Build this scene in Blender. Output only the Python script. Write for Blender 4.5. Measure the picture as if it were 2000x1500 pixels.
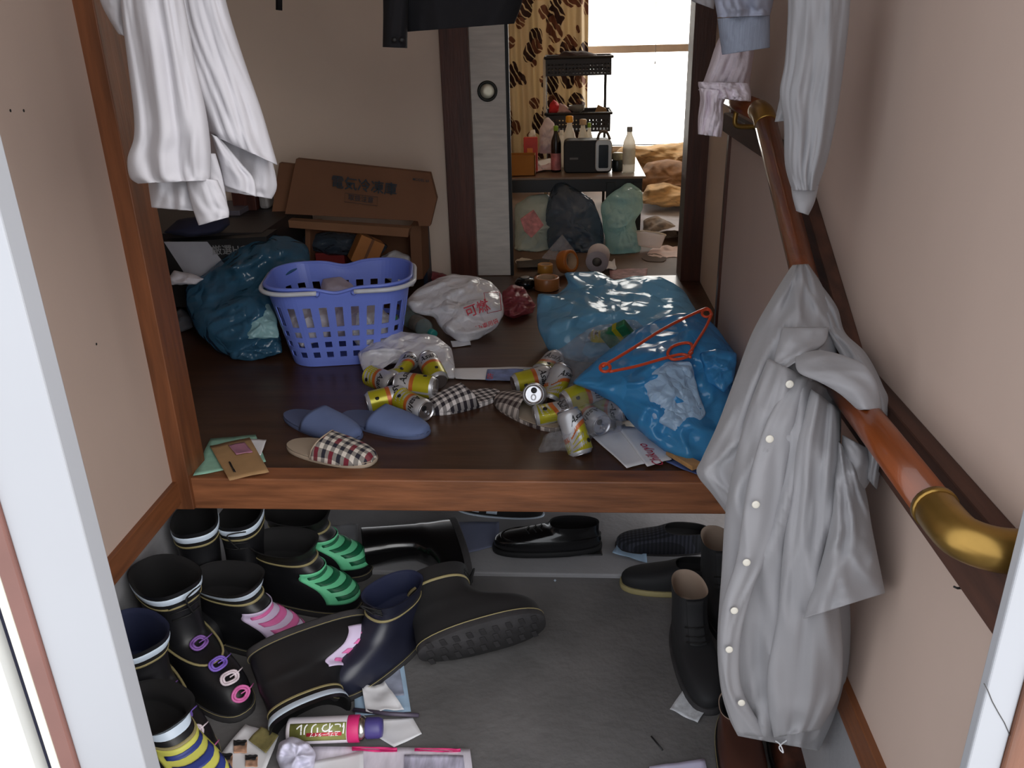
import bpy, bmesh, math, random
from mathutils import Vector, Matrix, noise

for o in list(bpy.data.objects):
    bpy.data.objects.remove(o)
S = bpy.context.scene
COL = S.collection
rnd = random.Random(7)

# ------------------------------------------------------------------ camera
F = 1640.0
PITCH, YAW, ROLL = [math.radians(a) for a in (23.0, 4.0, 1.5)]
CAM = Vector((0, 0, 1.38))
fw = Vector((-math.sin(YAW)*math.cos(PITCH), math.cos(YAW)*math.cos(PITCH), -math.sin(PITCH)))
rt0 = Vector((math.cos(YAW), math.sin(YAW), 0))
dn0 = fw.cross(rt0).normalized()
rt = rt0*math.cos(ROLL) + dn0*math.sin(ROLL)
dn = -rt0*math.sin(ROLL) + dn0*math.cos(ROLL)
cd = bpy.data.cameras.new('camera')
cd.sensor_width = 36
cd.lens = F*36/2000
cd.clip_start = .02
co = bpy.data.objects.new('camera', cd)
COL.objects.link(co)
m = Matrix.Identity(4)
for i in range(3):
    m[i][0] = rt[i]; m[i][1] = -dn[i]; m[i][2] = -fw[i]; m[i][3] = CAM[i]
co.matrix_world = m
S.camera = co

# ------------------------------------------------------------------ world, light, exposure
W = bpy.data.worlds.new('world')
S.world = W
W.use_nodes = True
bg = W.node_tree.nodes['Background']
bg.inputs[0].default_value = (.92, .955, 1.0, 1)
bg.inputs[1].default_value = 1.95
S.view_settings.view_transform = 'Standard'
S.view_settings.look = 'None'
S.view_settings.gamma = 1
S.view_settings.use_curve_mapping = False
S.view_settings.exposure = 0.0
WINDOW_GLOW = 7.0
# hazy low sun behind the photographer's right shoulder
sd = bpy.data.lights.new('hazy_sun', 'SUN'); sd.energy = 2.1; sd.angle = math.radians(55); sd.color = (1, .97, .93)
so_ = bpy.data.objects.new('hazy_sun', sd); COL.objects.link(so_); so_.location = (4, -4, 4)
so_.rotation_euler = Vector((-.62, .66, -.42)).to_track_quat('-Z', 'Y').to_euler()

# ------------------------------------------------------------------ placing helpers (real places measured along sight lines)
def ray(x, y):
    return fw + rt*((x-1000)/F) + dn*((y-750)/F)
def PZ(x, y, z):
    d = ray(x, y); return CAM + d*((z-CAM.z)/d.z)
def PX(x, y, X):
    d = ray(x, y); return CAM + d*(X/d.x)
def PY(x, y, Y):
    d = ray(x, y); return CAM + d*(Y/d.y)
def PD(x, y, D):
    return CAM + ray(x, y)*D
def depth(p):
    return (p-CAM).dot(fw)

HF = .38        # raised floor
YK = 1.753      # front of the step
XL, XR = -.96, .465
YB = 3.55       # wall at the back of the hall

# ------------------------------------------------------------------ materials
MATS = {}
def lin(c):
    return tuple((v/12.92 if v <= .04045 else ((v+.055)/1.055)**2.4) for v in [x/255 for x in c])
def mat(name, rgb, rough=.6, metal=0, alpha=1, var=.12, scale=8, bump=0, bscale=60, stretch=None, spec=.5, trans=0, coat=0, sheen=0, lump=0):
    """procedural surface; rgb is an 8 bit colour"""
    if name in MATS: return MATS[name]
    M = bpy.data.materials.new(name); M.use_nodes = True
    nt = M.node_tree; N = nt.nodes; L = nt.links
    b = N['Principled BSDF']
    c = lin(rgb)
    tc = N.new('ShaderNodeTexCoord'); mp = N.new('ShaderNodeMapping')
    L.new(tc.outputs['Object'], mp.inputs['Vector'])
    if stretch: mp.inputs['Scale'].default_value = stretch
    nz = N.new('ShaderNodeTexNoise'); nz.inputs['Scale'].default_value = scale; nz.inputs['Detail'].default_value = 5
    L.new(mp.outputs[0], nz.inputs['Vector'])
    rp = N.new('ShaderNodeValToRGB')
    rp.color_ramp.elements[0].position = .3; rp.color_ramp.elements[1].position = .72
    rp.color_ramp.elements[0].color = (*[max(0, v*(1-var)) for v in c], 1)
    rp.color_ramp.elements[1].color = (*[min(1, v*(1+var)) for v in c], 1)
    L.new(nz.outputs['Fac'], rp.inputs[0]); L.new(rp.outputs[0], b.inputs['Base Color'])
    b.inputs['Roughness'].default_value = rough
    b.inputs['Metallic'].default_value = metal
    b.inputs['Alpha'].default_value = alpha
    b.inputs['Specular IOR Level'].default_value = spec
    b.inputs['Transmission Weight'].default_value = trans
    b.inputs['Coat Weight'].default_value = coat
    if sheen: b.inputs['Sheen Weight'].default_value = sheen
    if bump:
        n2 = N.new('ShaderNodeTexNoise'); n2.inputs['Scale'].default_value = bscale; n2.inputs['Detail'].default_value = 4
        L.new(mp.outputs[0], n2.inputs['Vector'])
        bp = N.new('ShaderNodeBump'); bp.inputs['Strength'].default_value = bump; bp.inputs['Distance'].default_value = .01
        L.new(n2.outputs['Fac'], bp.inputs['Height']); L.new(bp.outputs[0], b.inputs['Normal'])
    MATS[name] = M
    return M
def film(name, rgb, opaque=.7, rough=.25, bump=.5, bscale=22, milk=0.35):
    """thin plastic film: part see-through, part glossy, part milky"""
    M = bpy.data.materials.new(name); M.use_nodes = True
    nt = M.node_tree; N = nt.nodes; L = nt.links
    b = N['Principled BSDF']; out = N['Material Output']
    c = lin(rgb)
    b.inputs['Base Color'].default_value = (*c, 1); b.inputs['Roughness'].default_value = rough
    b.inputs['Specular IOR Level'].default_value = .7
    tc = N.new('ShaderNodeTexCoord')
    ns = N.new('ShaderNodeTexNoise'); ns.inputs['Scale'].default_value = bscale*.6; L.new(tc.outputs['Object'], ns.inputs['Vector'])
    vm = N.new('ShaderNodeMix'); vm.data_type = 'VECTOR'; vm.inputs[0].default_value = .12; L.new(tc.outputs['Object'], vm.inputs[4]); L.new(ns.outputs['Color'], vm.inputs[5])
    n2 = N.new('ShaderNodeTexVoronoi'); n2.feature = 'DISTANCE_TO_EDGE'; n2.inputs['Scale'].default_value = bscale
    L.new(vm.outputs[1], n2.inputs['Vector'])
    bp = N.new('ShaderNodeBump'); bp.inputs['Strength'].default_value = bump; bp.inputs['Distance'].default_value = .02
    L.new(n2.outputs['Distance'], bp.inputs['Height']); L.new(bp.outputs[0], b.inputs['Normal'])
    tl = N.new('ShaderNodeBsdfTranslucent'); tl.inputs[0].default_value = (*c, 1)
    m1 = N.new('ShaderNodeMixShader'); m1.inputs[0].default_value = milk
    L.new(b.outputs[0], m1.inputs[1]); L.new(tl.outputs[0], m1.inputs[2])
    tr = N.new('ShaderNodeBsdfTransparent'); tr.inputs[0].default_value = (*[min(1, .35+.65*v/max(c)) for v in c], 1)
    m2 = N.new('ShaderNodeMixShader'); m2.inputs[0].default_value = opaque
    L.new(tr.outputs[0], m2.inputs[1]); L.new(m1.outputs[0], m2.inputs[2])
    L.new(m2.outputs[0], out.inputs[0])
    MATS[name] = M
    return M
def nd(N, op, a, b=None, L=None):
    n = N.new('ShaderNodeMath'); n.operation = op
    for i, v in enumerate((a, b)):
        if v is None: continue
        if isinstance(v, (int, float)): n.inputs[i].default_value = v
        else: L.new(v, n.inputs[i])
    return n.outputs[0]
def gingham(name, light, dark, accent=None, freq=45):
    M = bpy.data.materials.new(name); M.use_nodes = True
    N = M.node_tree.nodes; L = M.node_tree.links; b = N['Principled BSDF']
    tc = N.new('ShaderNodeTexCoord'); sp = N.new('ShaderNodeSeparateXYZ'); L.new(tc.outputs['Object'], sp.inputs[0])
    def st(o, f, th=.5):
        return nd(N, 'GREATER_THAN', nd(N, 'FRACT', nd(N, 'MULTIPLY', o, f, L), None, L), th, L)
    sx = st(sp.outputs[0], freq); sy = st(sp.outputs[1], freq)
    f = nd(N, 'MULTIPLY', nd(N, 'ADD', sx, sy, L), .5, L)
    rp = N.new('ShaderNodeValToRGB'); rp.color_ramp.interpolation = 'CONSTANT'
    e = rp.color_ramp.elements
    l, d = lin(light), lin(dark)
    e[0].color = (*l, 1); e[0].position = 0
    e[1].color = (*[(p+q)/2*.7 for p, q in zip(l, d)], 1); e[1].position = .3
    k = e.new(.8); k.color = (*d, 1)
    L.new(f, rp.inputs[0])
    colo = rp.outputs[0]
    if accent:
        ax = st(sp.outputs[0], freq/2, .72); ay = st(sp.outputs[1], freq/2, .5)
        mx = N.new('ShaderNodeMix'); mx.data_type = 'RGBA'
        L.new(nd(N, 'MULTIPLY', nd(N, 'MULTIPLY', ax, ay, L), .85, L), mx.inputs[0]); L.new(colo, mx.inputs[6]); mx.inputs[7].default_value = (*lin(accent), 1)
        colo = mx.outputs[2]
    L.new(colo, b.inputs['Base Color']); b.inputs['Roughness'].default_value = .9
    MATS[name] = M
    return M
def wood(name, rgb, rough=.45, axis='Y', var=.35, coat=0):
    st = {'X': (1.2, 14, 14), 'Y': (14, 1.2, 14), 'Z': (14, 14, 1.2)}[axis]
    return mat(name, rgb, rough=rough, var=var, scale=3.5, stretch=st, bump=.08, bscale=12, coat=coat)
def emis(name, rgb, s):
    M = bpy.data.materials.new(name); M.use_nodes = True
    N = M.node_tree.nodes; N.remove(N['Principled BSDF'])
    e = N.new('ShaderNodeEmission'); e.inputs[0].default_value = (*lin(rgb), 1); e.inputs[1].default_value = s
    M.node_tree.links.new(e.outputs[0], N['Material Output'].inputs[0])
    MATS[name] = M
    return M

# ------------------------------------------------------------------ mesh helpers
def link(name, me, ma=None, parent=None, smooth=False):
    o = bpy.data.objects.new(name, me); COL.objects.link(o)
    if ma is not None and not me.materials: me.materials.append(ma)
    if smooth:
        me.polygons.foreach_set('use_smooth', [True]*len(me.polygons))
    if parent is not None: o.parent = parent
    return o
def mesh(name, vs, fs, ma=None, parent=None, smooth=False, solid=0, bevel=0, offset=0):
    me = bpy.data.meshes.new(name); me.from_pydata([tuple(v) for v in vs], [], fs); me.update()
    o = link(name, me, ma, parent, smooth)
    if solid:
        md = o.modifiers.new('s', 'SOLIDIFY'); md.thickness = solid; md.offset = offset
    if bevel:
        md = o.modifiers.new('b', 'BEVEL'); md.width = bevel; md.segments = 2; md.limit_method = 'ANGLE'
    return o
def fixn(o):
    bm = bmesh.new(); bm.from_mesh(o.data); bmesh.ops.recalc_face_normals(bm, faces=bm.faces); bm.to_mesh(o.data); bm.free(); return o
def tag(o, label, cat, group=None, kind=None):
    o['label'] = label; o['category'] = cat
    if group: o['group'] = group
    if kind: o['kind'] = kind
    return o
def struct(o, label=None, cat=None):
    o['kind'] = 'structure'
    if label: o['label'] = label
    if cat: o['category'] = cat
    return o
def empty(name, loc=(0, 0, 0), rz=0):
    o = bpy.data.objects.new(name, None); COL.objects.link(o); o.location = loc; o.rotation_euler = (0, 0, rz)
    o.empty_display_size = .05
    return o
def basis(o, org, xa, za):
    """put a thing at org with its own x axis along xa and its own z axis near za"""
    x = Vector(xa).normalized(); z = Vector(za); y = z.cross(x).normalized(); z = x.cross(y)
    M4 = Matrix.Identity(4)
    for i in range(3):
        M4[i][0] = x[i]; M4[i][1] = y[i]; M4[i][2] = z[i]; M4[i][3] = org[i]
    o.matrix_world = M4
def copy_tree(o, parent=None):
    c = o.copy(); COL.objects.link(c); c.parent = parent
    for ch in list(o.children): copy_tree(ch, c)
    return c
def box(name, lo, hi, ma, parent=None, bevel=.002):
    x0, y0, z0 = lo; x1, y1, z1 = hi
    vs = [(x0, y0, z0), (x1, y0, z0), (x1, y1, z0), (x0, y1, z0), (x0, y0, z1), (x1, y0, z1), (x1, y1, z1), (x0, y1, z1)]
    fs = [(3, 2, 1, 0), (4, 5, 6, 7), (0, 1, 5, 4), (1, 2, 6, 5), (2, 3, 7, 6), (3, 0, 4, 7)]
    return mesh(name, vs, fs, ma, parent, bevel=bevel)
def prism(name, poly, ext, ma, parent=None, bevel=.0015):
    """polygon of 3D points pushed along ext"""
    n = len(poly); e = Vector(ext)
    vs = [Vector(p) for p in poly] + [Vector(p)+e for p in poly]
    fs = [tuple(range(n)), tuple(range(2*n-1, n-1, -1))] + [(i, i+n, (i+1) % n+n, (i+1) % n) for i in range(n)]
    return fixn(mesh(name, vs, fs, ma, parent, bevel=bevel))
def loft(name, rings, ma, parent=None, closed=True, cap0=False, cap1=False, smooth=True, solid=0):
    n = len(rings[0]); vs = [v for r in rings for v in r]; fs = []
    for i in range(len(rings)-1):
        for j in range(n if closed else n-1):
            a = i*n+j; b = i*n+(j+1) % n
            fs.append((a, b, b+n, a+n))
    if cap0: fs.append(tuple(range(n-1, -1, -1)))
    if cap1: fs.append(tuple(range((len(rings)-1)*n, len(rings)*n)))
    return mesh(name, vs, fs, ma, parent, smooth, solid=solid)
def lathe(name, prof, ma, parent=None, n=28, cap=True):
    rings = [[(r*math.cos(2*math.pi*k/n), r*math.sin(2*math.pi*k/n), z) for k in range(n)] for r, z in prof]
    o = loft(name, rings, ma, parent, cap0=cap, cap1=cap)
    return o
def catmull(pts, n):
    P = [Vector(p) for p in pts]
    if len(P) == 2: return [P[0].lerp(P[1], i/(n-1)) for i in range(n)]
    out = []
    for i in range(n):
        t = i/(n-1)*(len(P)-1); k = min(int(t), len(P)-2); f = t-k
        p0 = P[max(k-1, 0)]; p1 = P[k]; p2 = P[k+1]; p3 = P[min(k+2, len(P)-1)]
        out.append(.5*((2*p1)+(p2-p0)*f+(2*p0-5*p1+4*p2-p3)*f*f+(3*p1-p0-3*p2+p3)*f**3))
    return out
def tube(name, pts, r, ma, parent=None, n=10, closed=False, smooth=True):
    P = [Vector(p) for p in pts]; rings = []; N = len(P)
    up = None
    for i, p in enumerate(P):
        a = P[(i-1) % N] if (closed or i > 0) else p; b = P[(i+1) % N] if (closed or i < N-1) else p
        t = (b-a).normalized()
        if up is None: up = t.orthogonal().normalized()
        s = (up-t*up.dot(t)).normalized(); up = s; q = t.cross(s)
        rr = r[i] if isinstance(r, (list, tuple)) else r
        rings.append([p+(s*math.cos(2*math.pi*k/n)+q*math.sin(2*math.pi*k/n))*rr for k in range(n)])
    if closed: rings.append(rings[0])
    return loft(name, rings, ma, parent, cap0=not closed, cap1=not closed)
def rounded(w, d, r, n=6):
    """rounded rectangle outline"""
    o = []
    for cx, cy, a0 in ((w/2-r, d/2-r, 0), (-w/2+r, d/2-r, 90), (-w/2+r, -d/2+r, 180), (w/2-r, -d/2+r, 270)):
        for k in range(n+1):
            a = math.radians(a0+90*k/n); o.append((cx+r*math.cos(a), cy+r*math.sin(a)))
    return o

# ------------------------------------------------------------------ lettering (flat print meshes), made once
def lettering(s, size=.03, shear=0, bold=0.0):
    cu = bpy.data.curves.new('print', 'FONT'); cu.body = s; cu.size = size; cu.shear = shear; cu.offset = bold*size
    cu.align_x = 'CENTER'; cu.align_y = 'CENTER'; cu.resolution_u = 2
    ob = bpy.data.objects.new('print', cu); COL.objects.link(ob)
    dg = bpy.context.evaluated_depsgraph_get()
    me = bpy.data.meshes.new_from_object(ob.evaluated_get(dg)); me.name = 'lettering'; me.materials.clear()
    bpy.data.objects.remove(ob)
    return me
TXT = {
    'freezer': lettering('電気冷凍庫', .05, 0, .012),
    'care': lettering('取扱注意', .026, 0, .006),
    'corner': lettering('MODEL 60', .017, 0, .01),
    'asahi': lettering('Asahi', .030, .25, .02),
    'burn': lettering('可燃', .045, 0, .012),
    'burn2': lettering('ごみ専用袋', .016, 0, .01),
    'boxtext': lettering('厳選HC', .06, 0, .01),
    'script': lettering('Chikuyo', .05, .35, .004),
    'spray': lettering('にわリル', .026, 0, .012),
    'spray2': lettering('スプレータイプ', .0085, 0, .01),
    'price': lettering('OFF', .026, .1, .02),
}
def put_text(key, parent, ma, M4, name='lettering'):
    me = TXT[key].copy(); me.transform(M4); me.materials.append(ma)
    o = bpy.data.objects.new(name, me); COL.objects.link(o); o.parent = parent
    return o
def frame4(org, xa, ya):
    x = Vector(xa).normalized(); y = Vector(ya); z = x.cross(y).normalized(); y = z.cross(x)
    M4 = Matrix.Identity(4)
    for i in range(3):
        M4[i][0] = x[i]; M4[i][1] = y[i]; M4[i][2] = z[i]; M4[i][3] = org[i]
    return M4

# ------------------------------------------------------------------ soft things
def bag_mesh(outline, D0, D1, tf, tb, floor, seed, crease=.012, freq=14, N=84, R=24, centre=None, jitter=2.0):
    """inflated crumpled film: outline (sight-line points), D0/D1 distance at its lowest/highest edge, tf/tb half thickness to front/back"""
    pts = [Vector((x, y, 0)) for x, y in outline]
    n = len(pts); seg = [(pts[(i+1) % n]-pts[i]).length for i in range(n)]; tot = sum(seg)
    ring = []
    i = 0; acc = 0
    for k in range(N):
        s = tot*k/N
        while acc+seg[i] < s: acc += seg[i]; i += 1
        f = (s-acc)/seg[i]
        ring.append(pts[i].lerp(pts[(i+1) % n], f))
    ring = [ring[k]*.6+(ring[k-1]+ring[(k+1) % N])*.2 for k in range(N)]
    ys = [p.y for p in ring]; y0, y1 = max(ys), min(ys)
    c = Vector((sum(p.x for p in ring)/N, sum(p.y for p in ring)/N, 0)) if centre is None else Vector((*centre, 0))
    so = Vector((seed*3.7, seed*1.9, seed*5.3))
    def vert(r, j, side):
        q = c+(ring[j]-c)*r
        jt = noise.noise_vector(Vector((j*.35, 0, seed*2.1)))*jitter*r
        q = q+Vector((jt.x, jt.y, 0))
        t = (y0-q.y)/(y0-y1); D = D0+(D1-D0)*t
        g = max(0, 1-r**2.4)**.55
        p = PD(q.x, q.y, D)
        vd = noise.voronoi(p*freq+so)[0]
        pa = Vector((p.x*.55+p.z*.5, p.y, p.z*1.3-p.x*.6))*freq
        fo = (vd[1]-vd[0])*crease*1.3 - crease*.6
        fo += crease*1.3*noise.noise(p*freq*.45+so)
        fo += crease*1.7*max(0, 1-2.6*abs(noise.noise(pa*.75+so)))**1.5
        fo += crease*.7*max(0, 1-3*abs(noise.noise(pa*1.9-so)))
        fo *= min(1, g*1.6)
        D2 = D-tf*g-fo if side == 0 else D+tb*g+fo
        p = PD(q.x, q.y, D2)
        if floor is not None and p.z < floor: p.z = floor + .001*(1-g)
        return p
    vs = []; fs = []
    for side in (0, 1):
        for i in range(R):
            r = math.sin(math.pi/2*(i+.35)/(R-.65)) if i < R-1 else 1
            if side == 1 and i == R-1: break
            for j in range(N): vs.append(vert(r, j, side))
    def idx(side, i, j):
        j %= N
        if i == R-1: return (R-1)*N+j
        return i*N+j if side == 0 else R*N+i*N+j
    for side in (0, 1):
        for i in range(R-1):
            for j in range(N):
                f = (idx(side, i, j), idx(side, i, j+1), idx(side, i+1, j+1), idx(side, i+1, j))
                fs.append(f if side == 1 else f[::-1])
        f = tuple(idx(side, 0, j) for j in range(N)); fs.append(f if side == 0 else f[::-1])
    return vs, fs
def bag(name, outline, ma, seed, D=None, lean=.1, tf=.08, tb=.1, floor=HF, parent=None, up=0, **kw):
    yb = max(p[1] for p in outline); xb = [p for p in outline if p[1] == yb][0][0]
    if D is None: D = depth(PZ(xb, yb, (floor or 0)+up))
    vs, fs = bag_mesh(outline, D, D+lean, tf, tb, floor, seed, **kw)
    return fixn(mesh(name, vs, fs, ma, parent, smooth=True))
def garment(name, Lp, Rp, Y, thick, ma, parent, seed, n=5, amp=.012, rows=56, cols=36, openb=True, skew=0, solid=.0015, cap=False, crump=.25):
    """a flattened, folded tube of cloth hanging between two edge lines; Y = distance(s) into the room at each edge point"""
    Ls = catmull([(x, y, 0) for x, y in Lp], rows); Rs = catmull([(x, y, 0) for x, y in Rp], rows)
    Ys = [Y]*2 if isinstance(Y, (int, float)) else list(Y)
    rings = []
    for i in range(rows):
        v = i/(rows-1)
        t = v*(len(Ys)-1); k = min(int(t), len(Ys)-2); y0 = Ys[k]+(Ys[k+1]-Ys[k])*(t-k)
        ring = []
        for j in range(2*cols):
            ph = math.pi*j/cols
            u = (1-math.cos(ph))/2
            q = Ls[i].lerp(Rs[i], u)
            side = math.sin(ph)
            a = u*n+.6*noise.noise(Vector((v*2.2, seed*3.1, .3)))+skew*v
            b_ = v*rows/14*crump
            f = noise.noise(Vector((a, v*1.1+b_*.5, seed*7.7)))*1.25
            f += (.75-.45*crump)*(abs(noise.noise(Vector((a*1.7+5, v*1.6+u, seed*2.3))))*2-.5)
            f += crump*1.1*max(0, 1-2.4*abs(noise.noise(Vector((a*.55+b_*.75, b_*.55-a*.3, seed*3.3)))))**1.3
            f += crump*.8*max(0, 1-2.6*abs(noise.noise(Vector((a*.8-b_*.9, b_*.5+a*.2, seed*5.1)))))**1.3
            f += .3*noise.noise(Vector((a*.9+v*3, v*5-u*2, seed+9)))
            env = min(1, 4*u*(1-u)+.25)
            p = PY(q.x, q.y, y0 - thick*side - amp*f*env*(1 if side >= 0 else .5) + .02*skew*(u-.5))
            ring.append(p)
        rings.append(ring)
    o = loft(name, rings, ma, parent, cap0=cap, cap1=not openb, solid=solid)
    return fixn(o)
def sheet(name, corners, ma, parent=None, z=0, curl=.006, seed=1, thick=.0008, n=10):
    """paper lying on a level surface: four sight-line corners"""
    c = [PZ(x, y, z) for x, y in corners]
    vs = []; fs = []
    for i in range(n+1):
        for j in range(n+1):
            u, v = i/n, j/n
            p = c[0].lerp(c[1], u).lerp(c[3].lerp(c[2], u), v)
            p = p+Vector((0, 0, .002+curl*max(0, .3+noise.noise(Vector((u*2.1, v*2.1, seed*4.4)))) + curl*1.2*(max(abs(u-.5), abs(v-.5))*2)**4*(.5+.5*noise.noise(Vector((u*3, v*3, seed))))))
            vs.append(p)
    for i in range(n):
        for j in range(n):
            a = i*(n+1)+j; fs.append((a, a+1, a+n+2, a+n+1))
    return mesh(name, vs, fs, ma, parent, smooth=True, solid=thick)

# ================================================================== the setting
m_conc = mat('concrete', (102, 100, 100), .9, var=.22, scale=5, bump=.25, bscale=45)
m_conc2 = mat('concrete_pale', (142, 141, 144), .9, var=.12, scale=6, bump=.2, bscale=50)
m_wall = mat('beige_board', (186, 164, 152), .75, var=.07, scale=2.2, stretch=(1, 1, .5), bump=.03, bscale=30)
m_wall2 = mat('hall_plaster', (236, 216, 198), .8, var=.06, scale=2)
m_wood = wood('brown_timber', (112, 66, 38), .5, 'Z')
m_woodd = wood('dark_timber', (74, 40, 28), .45, 'Z')
m_woody = wood('brown_timber_level', (112, 66, 38), .5, 'Y')
m_floor = mat('dark_boards', (70, 46, 32), .32, var=.3, scale=3, stretch=(1, 10, 1), bump=.04, bscale=8, spec=.45)
m_kam = mat('step_timber', (134, 84, 54), .5, var=.35, scale=4, stretch=(1.5, 8, 14), bump=.1, bscale=14)
m_white = mat('white_frame', (166, 167, 172), .45, var=.03, scale=3)
m_rail = wood('rail_wood', (118, 58, 25), .28, 'Y', var=.25, coat=.4)
m_board = wood('rail_board', (66, 38, 26), .75, 'Y', var=.4)
m_brass = mat('brass', (150, 118, 60), .32, metal=.85, var=.2, scale=20)
m_black = mat('black', (18, 18, 20), .55)
m_paper = mat('paper', (226, 226, 230), .8, var=.04)

struct(box('floor_entrance', (XL-.05, -2.5, -.06), (XR+.05, 1.9, 0), m_conc, bevel=0), 'grey concrete entrance floor scattered with shoes', 'floor')
struct(box('floor_under_step', (-2.0, 1.9, -.06), (XR+.05, 3.6, .012), m_conc2, bevel=.004), 'paler concrete slab under the raised floor', 'floor')
struct(box('floor_outside', (-6, -6, -.2), (6, -2.5, -.02), m_conc2, bevel=0), 'concrete ground outside the door', 'floor')
struct(box('floor', (-2.0, YK+.06, .33), (XR+.1, YB, HF), m_floor, bevel=0), 'dark brown raised wooden hall floor', 'floor')
struct(box('trim_1', (XL+.02, YK, .295), (XR+.02, YK+.06, HF+.002), m_kam, bevel=.004), 'worn brown timber beam along the step edge', 'beam')
# left wall
struct(box('wall_left', (XL-.1, .8, .375), (XL, 1.76, 2.6), m_wall, bevel=0), 'beige panelled wall on the left of the entrance', 'wall')
struct(box('wall_left_base', (XL-.12, .72, 0), (XL-.045, 1.9, .325), m_conc2, bevel=0), 'grey concrete footing below the left wall', 'wall')
struct(box('baseboard_left', (XL-.02, .8, .318), (XL+.012, YK, .378), m_woody), 'brown baseboard along the left wall', 'baseboard')
struct(box('trim_2', (XL-.02, YK-.012, .30), (XL+.042, YK+.09, 2.6), m_wood), 'brown corner post left of the step', 'post')
# holes in the left wall
for px, py in ((20, 216), (46, 216), (188, 672)):
    p = PX(px, py, XL)
    o = lathe('nail_hole', [(.0022, 0), (.0028, .0006), (.001, .0008)], m_black, n=10)
    basis(o, p, (0, 1, 0), (1, 0, 0)); o['kind'] = 'structure'; o['label'] = 'small dark nail hole in the left wall'
# right wall
struct(box('wall_right', (XR, .705, .375), (XR+.06, 2.5, 2.6), m_wall, bevel=0), 'beige panelled wall behind the handrail', 'wall')
struct(box('wall_right_base', (XR-.004, .705, 0), (XR+.08, 1.9, .325), m_conc2, bevel=0), 'grey concrete footing below the right wall', 'wall')
struct(box('baseboard_right', (XR-.012, .705, .318), (XR+.02, YK, .378), m_woody), 'brown baseboard along the right wall', 'baseboard')
struct(box('trim_3', (XR-.008, 2.48, HF), (XR+.06, 2.505, 2.6), m_woodd), 'narrow brown edge strip ending the right wall', 'trim')
struct(box('wall_right_hall', (.56, 2.5, HF), (.62, YB, 2.6), m_wall2, bevel=0), 'beige wall beyond the handrail', 'wall')
struct(box('trim_4', (.478, YB-.10, HF), (.57, YB+.04, 2.6), m_woodd), 'dark brown post right of the inner doorway', 'post')
# back wall of the hall
struct(box('wall_back', (-2.0, YB, HF), (-.495, YB+.08, 2.6), m_wall2, bevel=0), 'beige wall at the back of the hall behind the cartons', 'wall')
struct(box('trim_5', (-.497, YB-.03, HF), (-.385, YB+.09, 2.6), wood('reddish_post', (84, 44, 30), .45, 'Z')), 'reddish brown post beside the sliding panel', 'post')
fus = struct(empty('door_1', (-.305, YB+.02, HF)), 'sliding paper panel with dark edge and round pull', 'door')
m_fus = mat('fusuma_paper', (222, 216, 208), .85, var=.12, scale=9, stretch=(1, 1, 7), bump=.05, bscale=20)
box('panel', (-.08, 0, 0), (.062, .022, 2.1), m_fus, fus, .001)
box('edge_frame', (.062, -.003, 0), (.076, .025, 2.1), m_black, fus, .001)
pull = PY(952, 178, YB+.02) - Vector((-.305, YB+.02, HF))
pl = lathe('pull_ring', [(.039, 0), (.041, .004), (.037, .008), (.030, .007), (.030, .0)], mat('pull_ring', (52, 54, 50), .4, metal=.4), fus, cap=False)
pl.matrix_local = Matrix.Translation(pull) @ Matrix.Rotation(math.pi/2, 4, 'X')
pc = lathe('pull_cup', [(.030, 0), (.029, .003), (.010, .0022), (.001, .002)], mat('pull_cup', (252, 244, 222), .55, metal=1), pl)
struct(box('wall_hall_left', (-2.08, 1.7, HF), (-2.0, YB+.08, 2.6), m_wall2, bevel=0), 'dim wall at the far left of the hall', 'wall')
struct(box('wall_hall_front', (-2.0, 1.78, HF), (XL-.02, 1.86, 2.6), m_wall2, bevel=0), 'wall behind the left corner post', 'wall')
# ceiling and front wall with the door opening
rx_wall = .68
struct(box('ceiling', (-2.1, .7, 2.55), (2.6, 6.4, 2.65), m_wall2, bevel=0), 'plain ceiling above the hall', 'ceiling')
struct(box('wall_front_top', (-2.0, .70, 2.12), (1.2, .80, 2.6), m_wall, bevel=0), 'wall above the entrance door', 'wall')
struct(box('wall_front_right', (rx_wall, .72, 0), (1.4, .80, 2.12), m_wall, bevel=0), 'wall right of the entrance door', 'wall')
# door frame on the left: white stile, brown strip, cream strip, dark gap, pale door leaf
fx = [PY(p, 1500, .765).x for p in (310, 186, 154, 137, 112, -700)]
cols = [(m_white, 'frame_stile'), (mat('brown_strip', (120, 82, 74), .5), 'brown_strip'), (mat('cream_strip', (226, 222, 205), .5), 'cream_strip'), (mat('navy_gap', (16, 18, 48), .5), 'gasket'), (mat('door_leaf', (214, 214, 212), .6, var=.05, scale=6), 'door_leaf')]
fr = struct(empty('door_2', (fx[0], .74, 0)), 'white sliding entrance door with its frame on the left', 'door')
for k, (ma, nm) in enumerate(cols):
    y0 = (.74, .735, .735, .75, .73)[k]
    box(nm, (fx[k+1]-fx[0], y0-.74, 0), (0+fx[k]-fx[0], .03, 2.12), ma, fr, .002)
# door frame on the right
rx = PY(1872, 1500, .704).x
fr2 = struct(empty('door_3', (rx, .69, 0)), 'white right-hand door jamb with a thin crack', 'door frame')
jw = PY(1968, 1450, .69).x-rx
box('jamb', (0, 0, 0), (jw, .014, 2.12), m_white, fr2, .002)
box('outer_strip', (jw, -.004, 0), (rx_wall-rx+.02, .014, 2.12), wood('jamb_brown', (110, 70, 50), .5, 'Z'), fr2, .002)
cr = [(1922, 1335), (1930, 1350), (1938, 1370), (1950, 1392), (1962, 1412), (1974, 1440)]
tube('crack', [PY(x, y, .6897)-Vector((rx, .69, 0)) for x, y in cr], .0005, mat('crack', (70, 66, 64), .9), fr2, n=5)

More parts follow.
